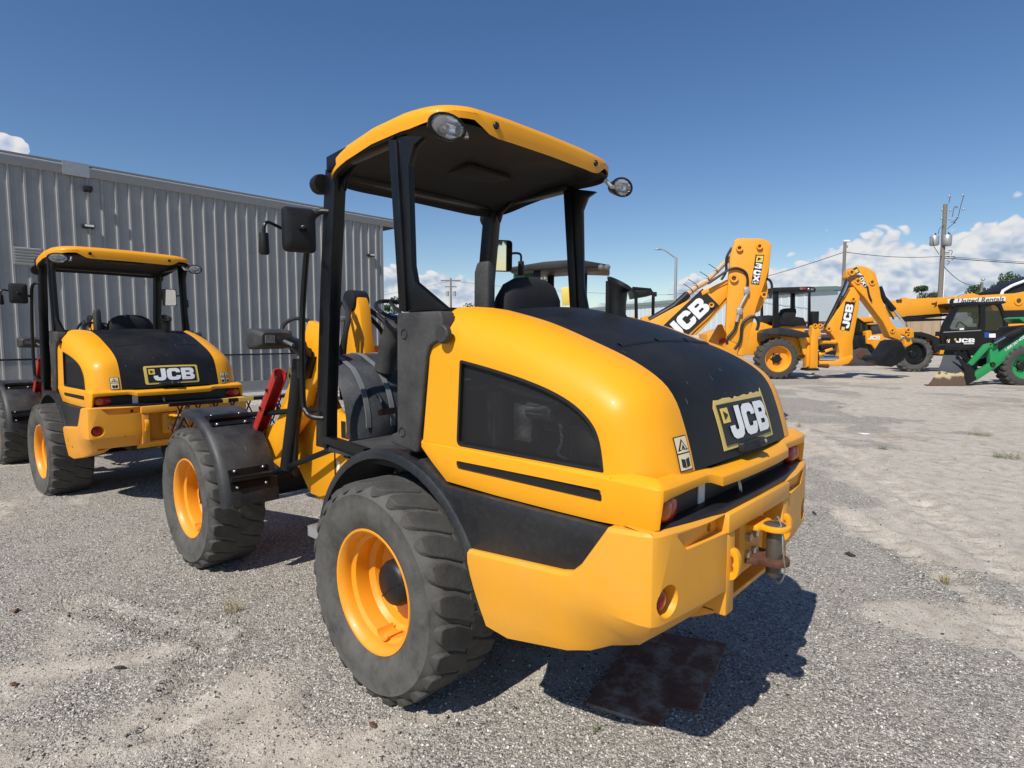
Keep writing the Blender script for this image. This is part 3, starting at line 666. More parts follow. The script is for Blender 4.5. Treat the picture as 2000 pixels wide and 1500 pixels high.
    hb = MB(); hb.bx(-1.47, -1.42, -.13, .13, .78, 1.0); hbo = hb.build('hitch_block', M['yellow_worn'], cwo, bevel=.02)
    for zz in (.93, .855):
        for yy in (.07, -.0): MB().cyl((-1.468, yy, zz), (-1.49, yy, zz), .018, 6).build('hitch_bolt', M['zinc'], hbo)
    def tongue(z0, z1, mt, nm):
        pl = [(-1.46, .085), (-1.46, -.085), (-1.515, -.072)]+[(-1.555+.060*math.cos(a), .060*math.sin(a)) for a in [R(-60-10*k) for k in range(25)]]+[(-1.515, .072)]
        return MB().ext(pl, 'z', z0, z1).build(nm, mt, hbo, bevel=.003)
    tongue(.962, .982, M['yellow'], 'hitch_plate'); tongue(.822, .846, M['rust'], 'hitch_plate')
    pn = MB().lathe([(.001, .995), (.035, .995), (.043, .99), (.043, .982), (.029, .98), (.030, .90), (.029, .79), (.02, .775), (.001, .775)], c=(-1.555, 0, -.008), ax='z', n=20).build('tow_pin', M['pinsteel'], hbo, smooth=40)
    cab = cr([(-1.555, .0, .995), (-1.57, .015, 1.02), (-1.59, .02, .97), (-1.60, .035, .90), (-1.605, .02, .80), (-1.57, -.02, .735), (-1.54, -.05, .77), (-1.57, -.08, .86), (-1.57, -.03, .98)], 6)
    MB().tube(cab, .003, 5).build('pin_lanyard', M['zinc'], pn)
    # ---------------- under body, axles, rear chassis
    MB().bx(-1.33, .10, -.40, .40, .62, 1.10).build('rear_chassis', M['black'], root, bevel=.02)
    MB().bx(-1.30, -.30, -.55, .55, 1.08, 1.50).build('engine', M['ink'], root, bevel=.03)  # plain dark block added inside the hood to keep sunlight from leaking through
    for nm, a_, b_, r_, mt in (('filter_canister', (-.63, .63, 1.27), (-.63, .63, 1.50), .035, 'charcoal'), ('coolant_pipe', (-.62, .61, 1.53), (-.95, .61, 1.47), .022, 'steel'), ('starter_motor', (-.80, .62, 1.44), (-.93, .62, 1.44), .04, 'galv')):
        MB().cyl(a_, b_, r_, 14).build(nm, M[mt], root)
    for x0, x1, z0, z1, mt in ((-.80, -.70, 1.30, 1.46, 'galv'), (-1.0, -.86, 1.36, 1.44, 'charcoal'), (-.60, -.54, 1.30, 1.58, 'charcoal'), (-1.16, -1.06, 1.42, 1.46, 'galv')): MB().bx(x0, x1, .55, .62, z0, z1).build('engine_part', M[mt], root, bevel=.01)
    MB().bx(-1.19, -1.02, .56, .66, 1.27, 1.40).build('battery', M['charcoal'], root, bevel=.01)
    MB().tube(cr([(-.98, .66, 1.40), (-1.0, .675, 1.34), (-.985, .68, 1.29), (-1.03, .68, 1.272)], 6), .007, 6).build('wiring', M['cable'], root)
    MB().cyl((0, -.62, .515), (0, .62, .515), .11, 16).build('rear_axle', M['black'], root); MB().cyl((2.405, -.62, .515), (2.405, .62, .515), .11, 16).build('front_axle', M['black'], root)
    # ---------------- roof
    xc, A, Bw, ne = .155, .55, .708, 5.6
    def outline(k, n=72):
        o = []
        for i in range(n):
            a = 2*math.pi*i/n; c, s = math.cos(a), math.sin(a)
            o.append((xc+A*k*math.copysign(abs(c)**(2/ne), c), Bw*k*math.copysign(abs(s)**(2/ne), s)))
        return o
    def zl(x, y):
        pod = max(0, min(1, (abs(y)-.40)/.12))*max(0, min(1, (-.05-x)/.2))
        return 2.808-(.235 if x > -.03 else .20)*(x+.03)**2-.02*(y/.74)**2-.026*(y/.74)**6-.006*(1-pod)*max(0, min(1, (-x-.05)/.3))
    rings = []
    for k, dz in ((.02, 0), (.3, 0), (.55, 0), (.75, -.002), (.88, -.006), (.95, -.014), (.985, -.026), (1.0, -.045), (1.0, -.070), (.997, -.100)):
        ring = []
        for x, y in outline(k):
            lift = 0
            if dz < -.068:
                pod = max(0, min(1, (abs(y)-.42)/.10))*max(0, min(1, (-.15-x)/.2)); lift = .028*pod-(.026 if x < -.3 else 0)*(1-pod)
            ring.append((x, y, zl(x, y)+dz+lift))
        rings.append(ring)
    inner = [(x*.0+xx, yy, zz+.004) for (xx, yy, zz), x in zip([((p[0]-xc)*.984+xc, p[1]*.988, p[2]) for p in rings[-1]], [0]*72)]
    roof = MB().loft(rings+[inner], True, False).build('roof', M['yellow'], root, smooth=45)
    lin = [[((p[0]-xc)*k+xc, p[1]*k, zl((p[0]-xc)*k+xc, p[1]*k)-dz) for p in outline(1.0)] for k, dz in ((.988, .099), (.972, .112), (.965, .092), (.90, .098), (.86, .084), (.3, .080), (.01, .080))]
    rl = MB().loft(lin, True, False).build('roof_liner', M['liner'], root, smooth=45)
    MB().bx(.16, .44, -.30, .05, 2.69, 2.715).build('liner_console', M['liner'], rl, bevel=.006)
    for s in (1, -1):
        MB().lathe([(.001, .006), (.014, .005), (.017, 0), (.018, -.01)], ax='x', n=18).xf(lambda p: Vector((-p.x, p.y, p.z))).build('roof_bolt', M['ink'], roof, loc=(-.3955, .40*s, 2.700))
    MB().bx(-.34, -.06, -.66, .66, 1.842, 1.862).build('rear_sill', M['black_gloss'], root, bevel=.005)
    MB().bx(-.55, -.34, -.47, .47, 1.80, 1.848).build('rear_sill', M['black_gloss'], root, bevel=.005)
    MB().bx(.58, .66, -.62, .62, 2.60, 2.66).build('front_header', M['black_gloss'], root, bevel=.01)
    # ---------------- cab inside
    MB().bx(-.05, .80, -.64, .64, 1.06, 1.10).build('cab_floor', M['charcoal'], root, bevel=.01)
    MB().bx(-.30, -.02, -.64, .64, 1.10, 1.50).build('seat_base', M['black'], root, bevel=.03)
    MB().loft([[(x, y, z) for y, z in rnd([(-.25, 1.50), (.25, 1.50), (.25, 1.50+h), (-.25, 1.50+h)], .04, 3)] for x, h in ((-.22, .10), (.0, .11), (.2, .12), (.26, .07))], True, True).build('seat_cushion', M['cloth'], root, smooth=50)
    sb = []
    for z, w_, d_, xo in ((1.50, .23, .07, -.20), (1.62, .25, .085, -.215), (1.80, .25, .08, -.235), (1.93, .235, .07, -.25), (2.00, .19, .055, -.255), (2.035, .12, .035, -.258), (2.045, .05, .015, -.26)):
        sb.append([(xo+d_*math.copysign(abs(math.cos(a))**.7, math.cos(a)), w_*math.copysign(abs(math.sin(a))**.6, math.sin(a)), z) for a in [2*math.pi*i/28 for i in range(28)]])
    MB().loft(sb, True, True).build('seat_back', M['cloth'], root, smooth=50)
    MB().loft([[(x+dx*k, y+dy*k, z) for dx, dy in ((-.05, -.03), (.05, -.03), (.05, .03), (-.05, .03))] for x, y, z, k in ((-.235, .33, 1.70, .8), (-.24, .33, 1.80, 1), (-.245, .33, 2.05, 1), (-.25, .33, 2.10, .8))]).build('armrest', M['charcoal'], root, bevel=.014, seg=3)
    MB().loft([[(x+dx*k, y+dy*k, z) for dx, dy in ((-.05, -.03), (.05, -.03), (.05, .03), (-.05, .03))] for x, y, z, k in ((-.06, -.36, 1.55, 1), (-.05, -.36, 1.75, 1), (.0, -.36, 1.80, .8))]).build('joystick_console', M['black'], root, bevel=.014)
    # dash, column, wheel
    ds = []
    for k in range(13):
        a = R(-12+115*k/12); ds.append([(1.02+.44*math.cos(a)*(1-.25*abs(y/.34)**3)*(.86 if a > R(60) else 1), y, 1.15+.46*math.sin(a)*(1-.12*abs(y/.34)**3)) for y in np.linspace(-.34, .34, 13)])
    ds = [[(2.02-p[0], p[1], p[2]) for p in r_] for r_ in ds]
    da = MB().grid([[(p[0]+.33, p[1]+.02, p[2]) for p in r_] for r_ in ds]).build('dash_cowl', M['dash'], root, thick=.02, smooth=60)
    for y in (.20, .06, -.10):
        g = [[(p[0]+.33-.006, p[1]+.02, p[2]+.006) for p in (Vector(r_[0]).lerp(Vector(r_[-1]), (y+dy+.34)/.68) for dy in (-.02, .02))] for r_ in ds[2:]]
        yi = int(round((y+.34)/.68*12)); g = [[(r_[yi][0]+.33-.010, r_[yi][1]+.02+dy, r_[yi][2]+.008) for dy in (-.018, .018)] for r_ in ds[1:]]
        MB().grid(g).build('dash_sheen', M['dashsheen'], da, thick=.006, smooth=50)  # raised strips; the cowl's reflected streaks are put into their lighter colour
    MB().box((.80, .18, 1.25), (.05, .13, .035), Matrix.Rotation(R(25), 3, 'Y')).build('brake_pedal', M['rust'], root, bevel=.01)
    MB().tube([(.82, .18, 1.24), (.90, .17, 1.34), (.98, .16, 1.36)], .011, 6).build('pedal_arm', M['black_gloss'], root)
    MB().tube(cr([(1.02, .04, 1.50), (.96, .03, 1.66), (.90, .02, 1.78), (.87, .02, 1.83)], 4), [.075]*4+[.085]*4+[.095]*4+[.075], 14).build('steering_column', M['charcoal'], root)
    ax = Vector((-.42, 0, .9)).normalized(); c0 = Vector((.83, .01, 1.89)); r_ = Vector((0, 1, 0)); u_ = ax.cross(r_)
    sw = MB().tube([c0+(r_*math.cos(a)+u_*math.sin(a))*.19 for a in [2*math.pi*i/32 for i in range(33)]], .014, 8)
    for a in (R(30), R(150), R(270)): sw.tube([c0-ax*.03, c0+(r_*math.cos(a)+u_*math.sin(a))*.185], .012, 6)
    swo = sw.build('steering_wheel', M['black'], root); kp = c0+(r_*math.cos(R(215))+u_*math.sin(R(215)))*.19+ax*.04
    kp = c0+(-r_*.14-u_*.13)+ax*.045
    MB().ell(kp, (.026, .026, .03), 14, 10).build('spinner_knob', M['black'], swo, smooth=60)
    MB().cyl((.93, .02, 1.80), (.90, .02, 1.835), .075, 20).build('instrument_dial', M['blue'], root)
    # exhaust outlet on the hood
    eb = MB().ext([(-.60, 1.84), (-.73, 1.80), (-.73, 1.815), (-.61, 2.02), (-.60, 2.02)], 'y', -.225, -.205).build('exhaust_bracket', M['black'], root)
    rg = []
    for (x, y, z), d_, r0 in (((-.65, -.24, 1.80), (0, 0, 1), .038), ((-.65, -.24, 1.90), (-.05, 0, 1), .04), ((-.655, -.24, 1.97), (-.2, 0, 1), .043), ((-.665, -.24, 2.01), (-.5, 0, .9), .05)):
        d_ = Vector(d_).normalized(); r1_ = Vector((0, 1, 0)); u1 = d_.cross(r1_); rg.append([Vector((x, y, z))+(r1_*math.cos(a)+u1*math.sin(a)*(1 if z < 2 else 1.5))*r0 for a in [2*math.pi*i/20 for i in range(20)]])
    MB().loft(rg, True, False).build('exhaust_outlet', M['black'], root, thick=.006, smooth=45)
    MB().ext([(-.56, -.33), (-.76, -.33), (-.76, -.18), (-.56, -.18)], 'z', 1.815, 1.82).xf(lambda p: Vector((p.x, p.y, p.z+.01-(p.x+.66)*-.24))).build('exhaust_flange', M['black_gloss'], root)
    # ---------------- front frame, tower, arms
    for s in (1, -1):
        tw = [(1.02, .70), (1.10, .62), (1.22, .66), (1.42, .60), (1.55, .60), (1.85, .90), (1.98, 1.18), (1.72, 1.52), (1.60, 1.66), (1.42, 1.66), (1.34, 1.44), (1.16, 1.22), (1.02, 1.20)]
        t_o = MB().ext(tw, 'y', .27*s, .33*s).build('tower_plate', M['yellow'], root, bevel=.012)
        MB().bx(1.19, 1.20, min(.332*s, .336*s), max(.332*s, .336*s), .72, 1.20).build('seam', M['ink'], t_o)
        for (x, z, w_, h_, mt) in ((1.72, .96, .03, .09, 'white'), (1.15, .86, .03, .08, 'white'), (1.20, 1.33, .05, .17, 'white'), (1.08, 1.12, .05, .11, 'ink')):
            MB().box((x, .3335*s, z), (w_, .003, h_)).build('sticker', M[mt], t_o)
        am = [(1.16, 1.80), (1.33, 1.84), (1.42, 1.70), (1.50, 1.45), (1.85, 1.10), (2.6, .85), (3.55, .55), (3.6, .42), (3.45, .38), (2.5, .62), (1.85, .84), (1.45, 1.15), (1.34, 1.38), (1.26, 1.42), (1.17, 1.50)]
        a_o = MB().ext(am, 'y', .36*s, .43*s).build('loader_arm', M['yellow'], root, bevel=.015)
        if s > 0:
            w9 = font_word('9', .012); word_on(w9, on_plane((1.27, .4315, 1.585), (-1, 0, 0), (0, 0, 1)), .095).build('number_lettering', M['ink'], a_o, smooth=0)
        for p0, p1, r0, mt, nm in (((1.30, .50*s, .95), (1.95, .50*s, 1.12), .05, 'black_gloss', 'lift_cylinder'),):
            MB().cyl((1.62, .46*s, .80), (1.40, .46*s, 1.50), .05, 14).build('lift_cylinder', M['black'], root)
            MB().ext([(1.52, .75), (1.70, .85), (1.50, 1.58), (1.40, 1.58)], 'y', .435*s, .46*s).build('cylinder_guard', M['black'], root, bevel=.006)
        dm = MB().ext([(1.535, 1.40), (1.575, 1.46), (1.535, 1.52), (1.495, 1.46)], 'y', .4605*s, .463*s).build('warning_diamond', M['ysticker'], root)
        if s > 0:
            MB().ext([(1.535, 1.435), (1.552, 1.46), (1.535, 1.485), (1.518, 1.46)], 'y', .464, .465).build('diamond_symbol', M['ink'], dm)
            # red safety strut: half tube
            ax_ = (Vector((2.06, .50, 1.04))-Vector((1.70, .50, 1.475))).normalized(); e1 = Vector((0, 1, 0)); e2 = ax_.cross(e1); P = []
            for i in range(13):
                a = R(-40+260*i/12); P.append([Vector((1.66, .47, 1.475))+ax_*t_+(e1*math.cos(a)+e2*math.sin(a))*.052 for t_ in np.linspace(0, .62, 4)])
            rs = MB().grid(P).build('safety_strut', M['red'], root, thick=.009, smooth=50)
            for t_ in (.16, .34): MB().cyl(Vector((1.66, .47, 1.475))+ax_*t_+e1*.046, Vector((1.66, .47, 1.475))+ax_*t_+e1*.062, .012, 10).build('strut_hole', M['ink'], rs)
    MB().bx(1.0, 1.6, -.27, .27, .55, .95).build('front_chassis', M['yellow'], root, bevel=.02)
    MB().cyl((.85, 0, .50), (.85, 0, 1.06), .07, 14).build('articulation_pin', M['black'], root)
    MB().bx(.10, .85, -.22, .22, .52, .80).build('centre_joint', M['black'], root, bevel=.03)
    bc = [(1.50, 1.30), (1.62, 1.30), (1.72, 1.50), (1.68, 1.98), (1.62, 2.05), (1.54, 2.03), (1.50, 1.95), (1.44, 1.55)]
    bo = MB().ext(bc, 'y', -.18, -.08).build('bell_crank', M['yellow'], root, bevel=.012)
    MB().cyl((1.62, -.20, 2.0), (1.62, -.06, 2.0), .085, 18).build('crank_pivot', M['black'], bo, bevel=.01)
    for pts, r0 in (([(1.55, -.02, 1.95), (1.50, .02, 1.88), (1.52, .05, 1.6), (1.50, .06, 1.3)], .02), ([(1.58, .0, 2.0), (1.46, .04, 1.86), (1.47, .10, 1.6), (1.44, .10, 1.3)], .02), ([(1.60, .02, 1.98), (1.50, .12, 1.84), (1.44, .14, 1.55), (1.40, .14, 1.28)], .017), ([(1.62, -.22, 1.95), (1.52, -.30, 1.86), (1.46, -.34, 1.74)], .02), ([(1.66, -.22, 1.92), (1.60, -.34, 1.78), (1.55, -.36, 1.6)], .018), ([(1.60, .40, 1.62), (1.72, .42, 1.78), (1.66, .34, 1.86), (1.56, .20, 1.80), (1.54, .10, 1.68)], .014)):
        MB().tube(cr(pts, 6), r0, 8).build('hydraulic_hose', M['hose'], root)
    MB().box((1.52, .04, 1.86), (.05, .09, .04)).build('hose_clamp', M['galv'], root, bevel=.006)
    for pts in ([(1.1, .15, .62), (.9, .2, .45), (.7, .12, .5)], [(1.15, -.1, .6), (.95, .0, .40), (.6, .1, .5)], [(1.2, .22, .66), (1.0, .26, .48), (.8, .2, .56)]):
        MB().tube(cr(pts, 6), .018, 6).build('hydraulic_hose', M['hose'], root)
    # step
    sp = MB()
    for k in range(9): sp.bx(.66+.0, .90, .50+.02*k, .512+.02*k, .575, .60)
    sp.bx(.66, .67, .48, .70, .54, .602); sp.bx(.89, .90, .48, .70, .54, .602); sp.bx(.66, .90, .68, .70, .54, .602)
    sp.build('step', M['galv'], root)
    MB().bx(.66, .70, .46, .52, .58, 1.08).build('step_bracket', M['black'], root)
    return root
def add_carriage(root):
    B = M['black_gloss']; c = MB()
    c.box((3.66, 0, 1.10), (.035, 1.15, .035)); c.box((3.66, 0, .62), (.05, 1.2, .08)); c.box((3.66, 0, .28), (.05, 1.2, .08))
    for y in (.56, -.56): c.tube([(3.66, y*.72, 1.10), (3.64, y*1.0, .78), (3.64, y, .28)], .018, 6)
    o = c.build('fork_carriage', B, root)
    g = MB()
    for k in range(7):
        y = -.50+k*.16
        g.tube([(3.66, y, .62), (3.66, y+.10, .86), (3.66, y, 1.09)], .008, 4)
        g.tube([(3.66, y+.05, .62), (3.66, y-.05, .86), (3.66, y+.05, 1.09)], .008, 4)
    g.build('load_guard_mesh', B, o)
    for y0, y1 in ((-.20, -.05), (.05, .10), (-.45, -.35)):
        MB().box((3.66, (y0+y1)/2, 1.10), (.038, y1-y0, .038)).build('tape_band', M['ysticker'], o)
    for y in (.30, -.30):
        MB().ext([(3.68, .15), (3.72, .15), (3.72, .75), (3.68, .75)], 'y', y-.05, y+.05).build('fork_heel', B, o)
        MB().bx(3.70, 3.95, y-.05, y+.05, .10, .14).build('fork_tine', B, o)
def sticker_pair(root, two):
    """cream warning labels on the rear corner of the hood"""
    def spot(y0, y1, s, nm, z0=1.265, z1=1.385):
        mb = []
        # a plate bent round the hood corner
        def S(a, b, off):
            y = y0+(y1-y0)*a; tt = .994-b*.085; p = hood_pt(tt, y*s); n = (hood_pt(tt, (y+.01)*s)-hood_pt(tt, (y-.01)*s)).cross(hood_pt(tt+.01, y*s)-hood_pt(tt-.01, y*s)).normalized()
            if n.x > 0: n = -n
            return p+n*off
        def g(a0, a1, b0, b1, off): return MB().grid([[S(a0+(a1-a0)*i/4, b0+(b1-b0)*j/4, off) for i in range(5)] for j in range(5)])
        o = g(0, 1, 0, 1, .0035).build(nm, M['ink'], root, smooth=50)
        g(.06, .94, .03, .48, .0045).build('label_field', M['cream'], o, smooth=50); g(.06, .94, .52, .97, .0045).build('label_field', M['cream'], o, smooth=50)
        def pl(poly, off, mt, nm2): MB().add([S(a, b, off) for a, b in poly], [tuple(range(len(poly)))]).build(nm2, mt, o, smooth=0)
        pl([(.12, .58), (.88, .58), (.5, .92)], .0055, M['ink'], 'warning_triangle'); pl([(.25, .615), (.75, .615), (.5, .84)], .0065, M['cream'], 'triangle_field'); pl([(.38, .63), (.62, .63), (.5, .76)], .0075, M['ink'], 'symbol')
        pl([(.2, .12), (.48, .08), (.48, .32), (.2, .36)], .0055, M['ink'], 'symbol'); pl([(.52, .08), (.8, .12), (.8, .36), (.52, .32)], .0055, M['ink'], 'symbol')
    spot(.562, .488, 1, 'warning_label')
    if two:
        spot(.495, .545, -1, 'warning_label'); spot(.555, .60, -1, 'warning_label')
def copy_tree(o, parent=None, skip=()):
    c = o.copy(); COL.objects.link(c); c.parent = parent
    for ch in o.children:
        if ch.name.split('.')[0] not in skip: copy_tree(ch, c, skip)
    return c

# ================================================================== ground
def hash2(ix, iy, s): 
    h = (ix.astype(np.int64)*374761393+iy.astype(np.int64)*668265263+s*974711) & 0x7fffffff
    h = ((h ^ (h >> 13))*1274126177) & 0x7fffffff
    return (h ^ (h >> 16)) % 100003/100003.0
def vnoise(x, y, sc, s=0):
    x = x*sc; y = y*sc; ix = np.floor(x); iy = np.floor(y); fx = x-ix; fy = y-iy; fx = fx*fx*(3-2*fx); fy = fy*fy*(3-2*fy)
    a = hash2(ix, iy, s); b = hash2(ix+1, iy, s); c = hash2(ix, iy+1, s); d = hash2(ix+1, iy+1, s)
    return (a*(1-fx)+b*fx)*(1-fy)+(c*(1-fx)+d*fx)*fy
def fbm(x, y, sc, o=4, s=0): return sum(vnoise(x, y, sc*2**k, s+k*17)*.5**k for k in range(o))/sum(.5**k for k in range(o))
def gpt(px, py):
    d = FW+RT*((px-1000)/FPX)-UP*((py-750)/FPX); t = -CAM.z/d.z; p = CAM+d*t; return (p.x, p.y)
def seg_dist(x, y, A, Bp):
    ax, ay = A; bx, by = Bp; dx, dy = bx-ax, by-ay; l2 = dx*dx+dy*dy; t = np.clip(((x-ax)*dx+(y-ay)*dy)/l2, 0, 1)
    return np.hypot(x-ax-t*dx, y-ay-t*dy), t*math.sqrt(l2), ((x-ax)*dy-(y-ay)*dx)
RUTS = [([gpt(1470, 790), gpt(1640, 880), gpt(1800, 985), gpt(2060, 1180)], .16), ([gpt(1560, 765), gpt(1800, 860), gpt(2050, 960)], .16), ([gpt(1650, 1010), gpt(1850, 1130), gpt(2050, 1290)], .13), ([gpt(150, 1180), gpt(420, 1250), gpt(330, 1420)], .10)]
def sandmask(x, y):
    dx, dy = x-CAM.x, y-CAM.y; dep = dx*math.cos(AZ)+dy*math.sin(AZ); lat = dx*RT.x+dy*RT.y
    ang = lat/np.maximum(dep, .3)
    m = np.clip((ang-.42)/.25, 0, 1)*np.clip((dep-2.9-.6*(1-ang))/1.6, 0, 1)
    m = np.maximum(m, np.clip(1-np.hypot((x-gpt(330, 1330)[0])/1.5, (y-gpt(330, 1330)[1])/.9), 0, 1)*.45)
    m = np.maximum(m, np.clip((dep-9)/10, 0, 1)*.42)
    for pl, w in RUTS[:3]:
        for A, Bp in zip(pl[:-1], pl[1:]): m = np.maximum(m, np.exp(-(seg_dist(x, y, A, Bp)[0]/(w*1.5))**2)*.85)
    n = fbm(x, y, 1.1, 5, 3)
    n2 = fbm(x+3.1*fbm(x, y, .7, 3, 91), y-2.7*fbm(x, y, .6, 3, 57), .9, 5, 43)
    return np.clip(m*1.25+(n-.5)*2.2+(n2-.5)*2.4-.22, 0, 1)
def gheight(x, y):
    h = .022*(fbm(x, y, .55, 3, 11)-.5)+.016*(fbm(x, y, 2.6, 4, 29)-.5)
    s = sandmask(x, y); h = h+.018*(fbm(x, y, 7.0, 4, 5)-.5)*s
    for pl, w in RUTS:
        for A, Bp in zip(pl[:-1], pl[1:]):
            d, t, _ = seg_dist(x, y, A, Bp)
            h = h-.034*np.exp(-(d/w)**4)*(.5+.5*np.sin(t*2*math.pi/.15))*1.0+.026*np.exp(-((d-w*1.35)/(w*.35))**2)*(.4+fbm(x, y, 5, 2, 8))
    near = np.minimum(np.hypot(x, (y-.7)/1.0), np.hypot(x-2.4, y-.7)); k = np.clip((near-.25)/.5, 0, 1)
    return h*k
def build_ground():
    dep = np.concatenate([-np.geomspace(300, 1, 14), np.arange(0, 7, .045), np.geomspace(7, 40, 110)[0:], np.geomspace(42, 1500, 26)])
    lt = np.concatenate([np.arange(0, 6, .06), np.geomspace(6, 30, 70), np.geomspace(33, 1500, 24)]); lat = np.concatenate([-lt[:0:-1], lt])
    D, Lt = np.meshgrid(dep, lat, indexing='ij')
    X = CAM.x+D*math.cos(AZ)+Lt*RT.x; Y = CAM.y+D*math.sin(AZ)+Lt*RT.y
    fade = np.clip((60-np.hypot(D, Lt))/30, 0, 1); Z = gheight(X, Y)*fade; S = sandmask(X, Y)
    n, m = X.shape; co = np.stack([X, Y, Z], -1).reshape(-1, 3)
    idx = np.arange(n*m).reshape(n, m); q = np.stack([idx[:-1, :-1], idx[1:, :-1], idx[1:, 1:], idx[:-1, 1:]], -1).reshape(-1, 4)
    me = bpy.data.meshes.new('ground'); me.vertices.add(n*m); me.vertices.foreach_set('co', co.ravel().astype(np.float32))
    me.loops.add(q.size); me.loops.foreach_set('vertex_index', q.ravel().astype(np.int32)); me.polygons.add(len(q))
    me.polygons.foreach_set('loop_start', np.arange(0, q.size, 4, dtype=np.int32)); me.polygons.foreach_set('loop_total', np.full(len(q), 4, np.int32))
    me.update(calc_edges=True); me.validate()
    at_ = me.attributes.new('sand', 'FLOAT', 'POINT'); at_.data.foreach_set('value', S.ravel().astype(np.float32))
    me.shade_smooth()
    mt = mat('gravel and sand'); N, L, P = nodes(mt); v = objco(N)
    A = N.new('ShaderNodeAttribute'); A.attribute_name = 'sand'
    def vor(sc, feat='F1'):
        n_ = N.new('ShaderNodeTexVoronoi'); n_.feature = feat; n_.inputs['Scale'].default_value = sc; L.new(v2, n_.inputs['Vector']); return n_
    wob = N.new('ShaderNodeTexNoise'); wob.inputs['Scale'].default_value = 55; wob.inputs['Detail'].default_value = 3; L.new(v, wob.inputs['Vector'])
    mp = N.new('ShaderNodeVectorMath'); mp.operation = 'MULTIPLY_ADD'; mp.inputs[1].default_value = (.022,)*3; L.new(wob.outputs['Color'], mp.inputs[0]); L.new(v, mp.inputs[2]); v2 = mp.outputs[0]
    a = vor(74); b = vor(170)
    sp = N.new('ShaderNodeSeparateColor'); L.new(a.outputs['Color'], sp.inputs[0]); sb = N.new('ShaderNodeSeparateColor'); L.new(b.outputs['Color'], sb.inputs[0])
    st = ramp_n(N, L, sp.outputs[0], [(0, (.09, .085, .078)), (.25, (.20, .19, .175)), (.5, (.36, .345, .32)), (.75, (.56, .54, .505)), (1, (.82, .80, .76))])
    sm = ramp_n(N, L, sb.outputs[1], [(0, (.07, .066, .06)), (.5, (.27, .258, .238)), (.8, (.48, .46, .43)), (1, (.78, .76, .72))])
    pick = ramp_n(N, L, sp.outputs[2], [(.38, (0, 0, 0)), (.42, (1, 1, 1))]); gr = mixc(N, L, pick, sm, st)
    tone = noise_n(N, L, v, .9, 6, .6); gr = mixc(N, L, ramp_n(N, L, tone, [(.32, (.08, .08, .08)), (.68, (.55, .55, .55))]), gr, (.43, .40, .355)); gr = mixc(N, L, ramp_n(N, L, noise_n(N, L, v, 3.1, 8, .66), [(.42, (0, 0, 0)), (.66, (.62, .62, .62))]), gr, (.47, .435, .385))
    f = noise_n(N, L, v, 5.5, 10, .68)
    sd = ramp_n(N, L, f, [(.3, (.33, .298, .255)), (.5, (.49, .45, .395)), (.72, (.62, .575, .51))])
    br = ramp_n(N, L, noise_n(N, L, v, .35, 7, .62), [(.52, (0, 0, 0)), (.66, (.5, .5, .5))]); sd = mixc(N, L, br, sd, (.22, .165, .115))
    wsp = ramp_n(N, L, sb.outputs[0], [(.86, (0, 0, 0)), (.9, (.8, .8, .8))]); sd = mixc(N, L, wsp, sd, sm)
    mk = ramp_n(N, L, A.outputs['Fac'], [(.25, (0, 0, 0)), (.7, (1, 1, 1))]); mks = N.new('ShaderNodeMath'); mks.operation = 'ADD'; mks.use_clamp = True
    jit = N.new('ShaderNodeMath'); jit.operation = 'MULTIPLY_ADD'; jit.inputs[1].default_value = .9; jit.inputs[2].default_value = -.45; L.new(noise_n(N, L, v, 14, 5, .7), jit.inputs[0])
    L.new(A.outputs['Fac'], mks.inputs[0]); L.new(jit.outputs[0], mks.inputs[1])
    mk = ramp_n(N, L, mks.outputs[0], [(.3, (0, 0, 0)), (.55, (1, 1, 1))])
    L.new(mixc(N, L, 1.0, mixc(N, L, mk, gr, sd), (.97, .95, .905), 'MULTIPLY'), P.inputs['Base Color']); P.inputs['Roughness'].default_value = .92; P.inputs['Specular IOR Level'].default_value = .2
    inv = N.new('ShaderNodeMath'); inv.operation = 'SUBTRACT'; inv.inputs[0].default_value = 1.0; L.new(a.outputs['Distance'], inv.inputs[1])
    hh = N.new('ShaderNodeMath'); hh.operation = 'MULTIPLY'; L.new(inv.outputs[0], hh.inputs[0])
    mrg = N.new('ShaderNodeMapRange'); mrg.inputs['To Min'].default_value = 1.0; mrg.inputs['To Max'].default_value = .15; L.new(mk, mrg.inputs['Value']); L.new(mrg.outputs[0], hh.inputs[1])
    bn = bump_n(N, L, hh.outputs[0], .013, 1.0); bn = bump_n(N, L, b.outputs['Distance'], -.004, .7, bn); bn = bump_n(N, L, f, .012, .6, bn)
    L.new(bn, P.inputs['Normal'])
    tag(link('ground', me, mt), kind='structure')
build_ground()
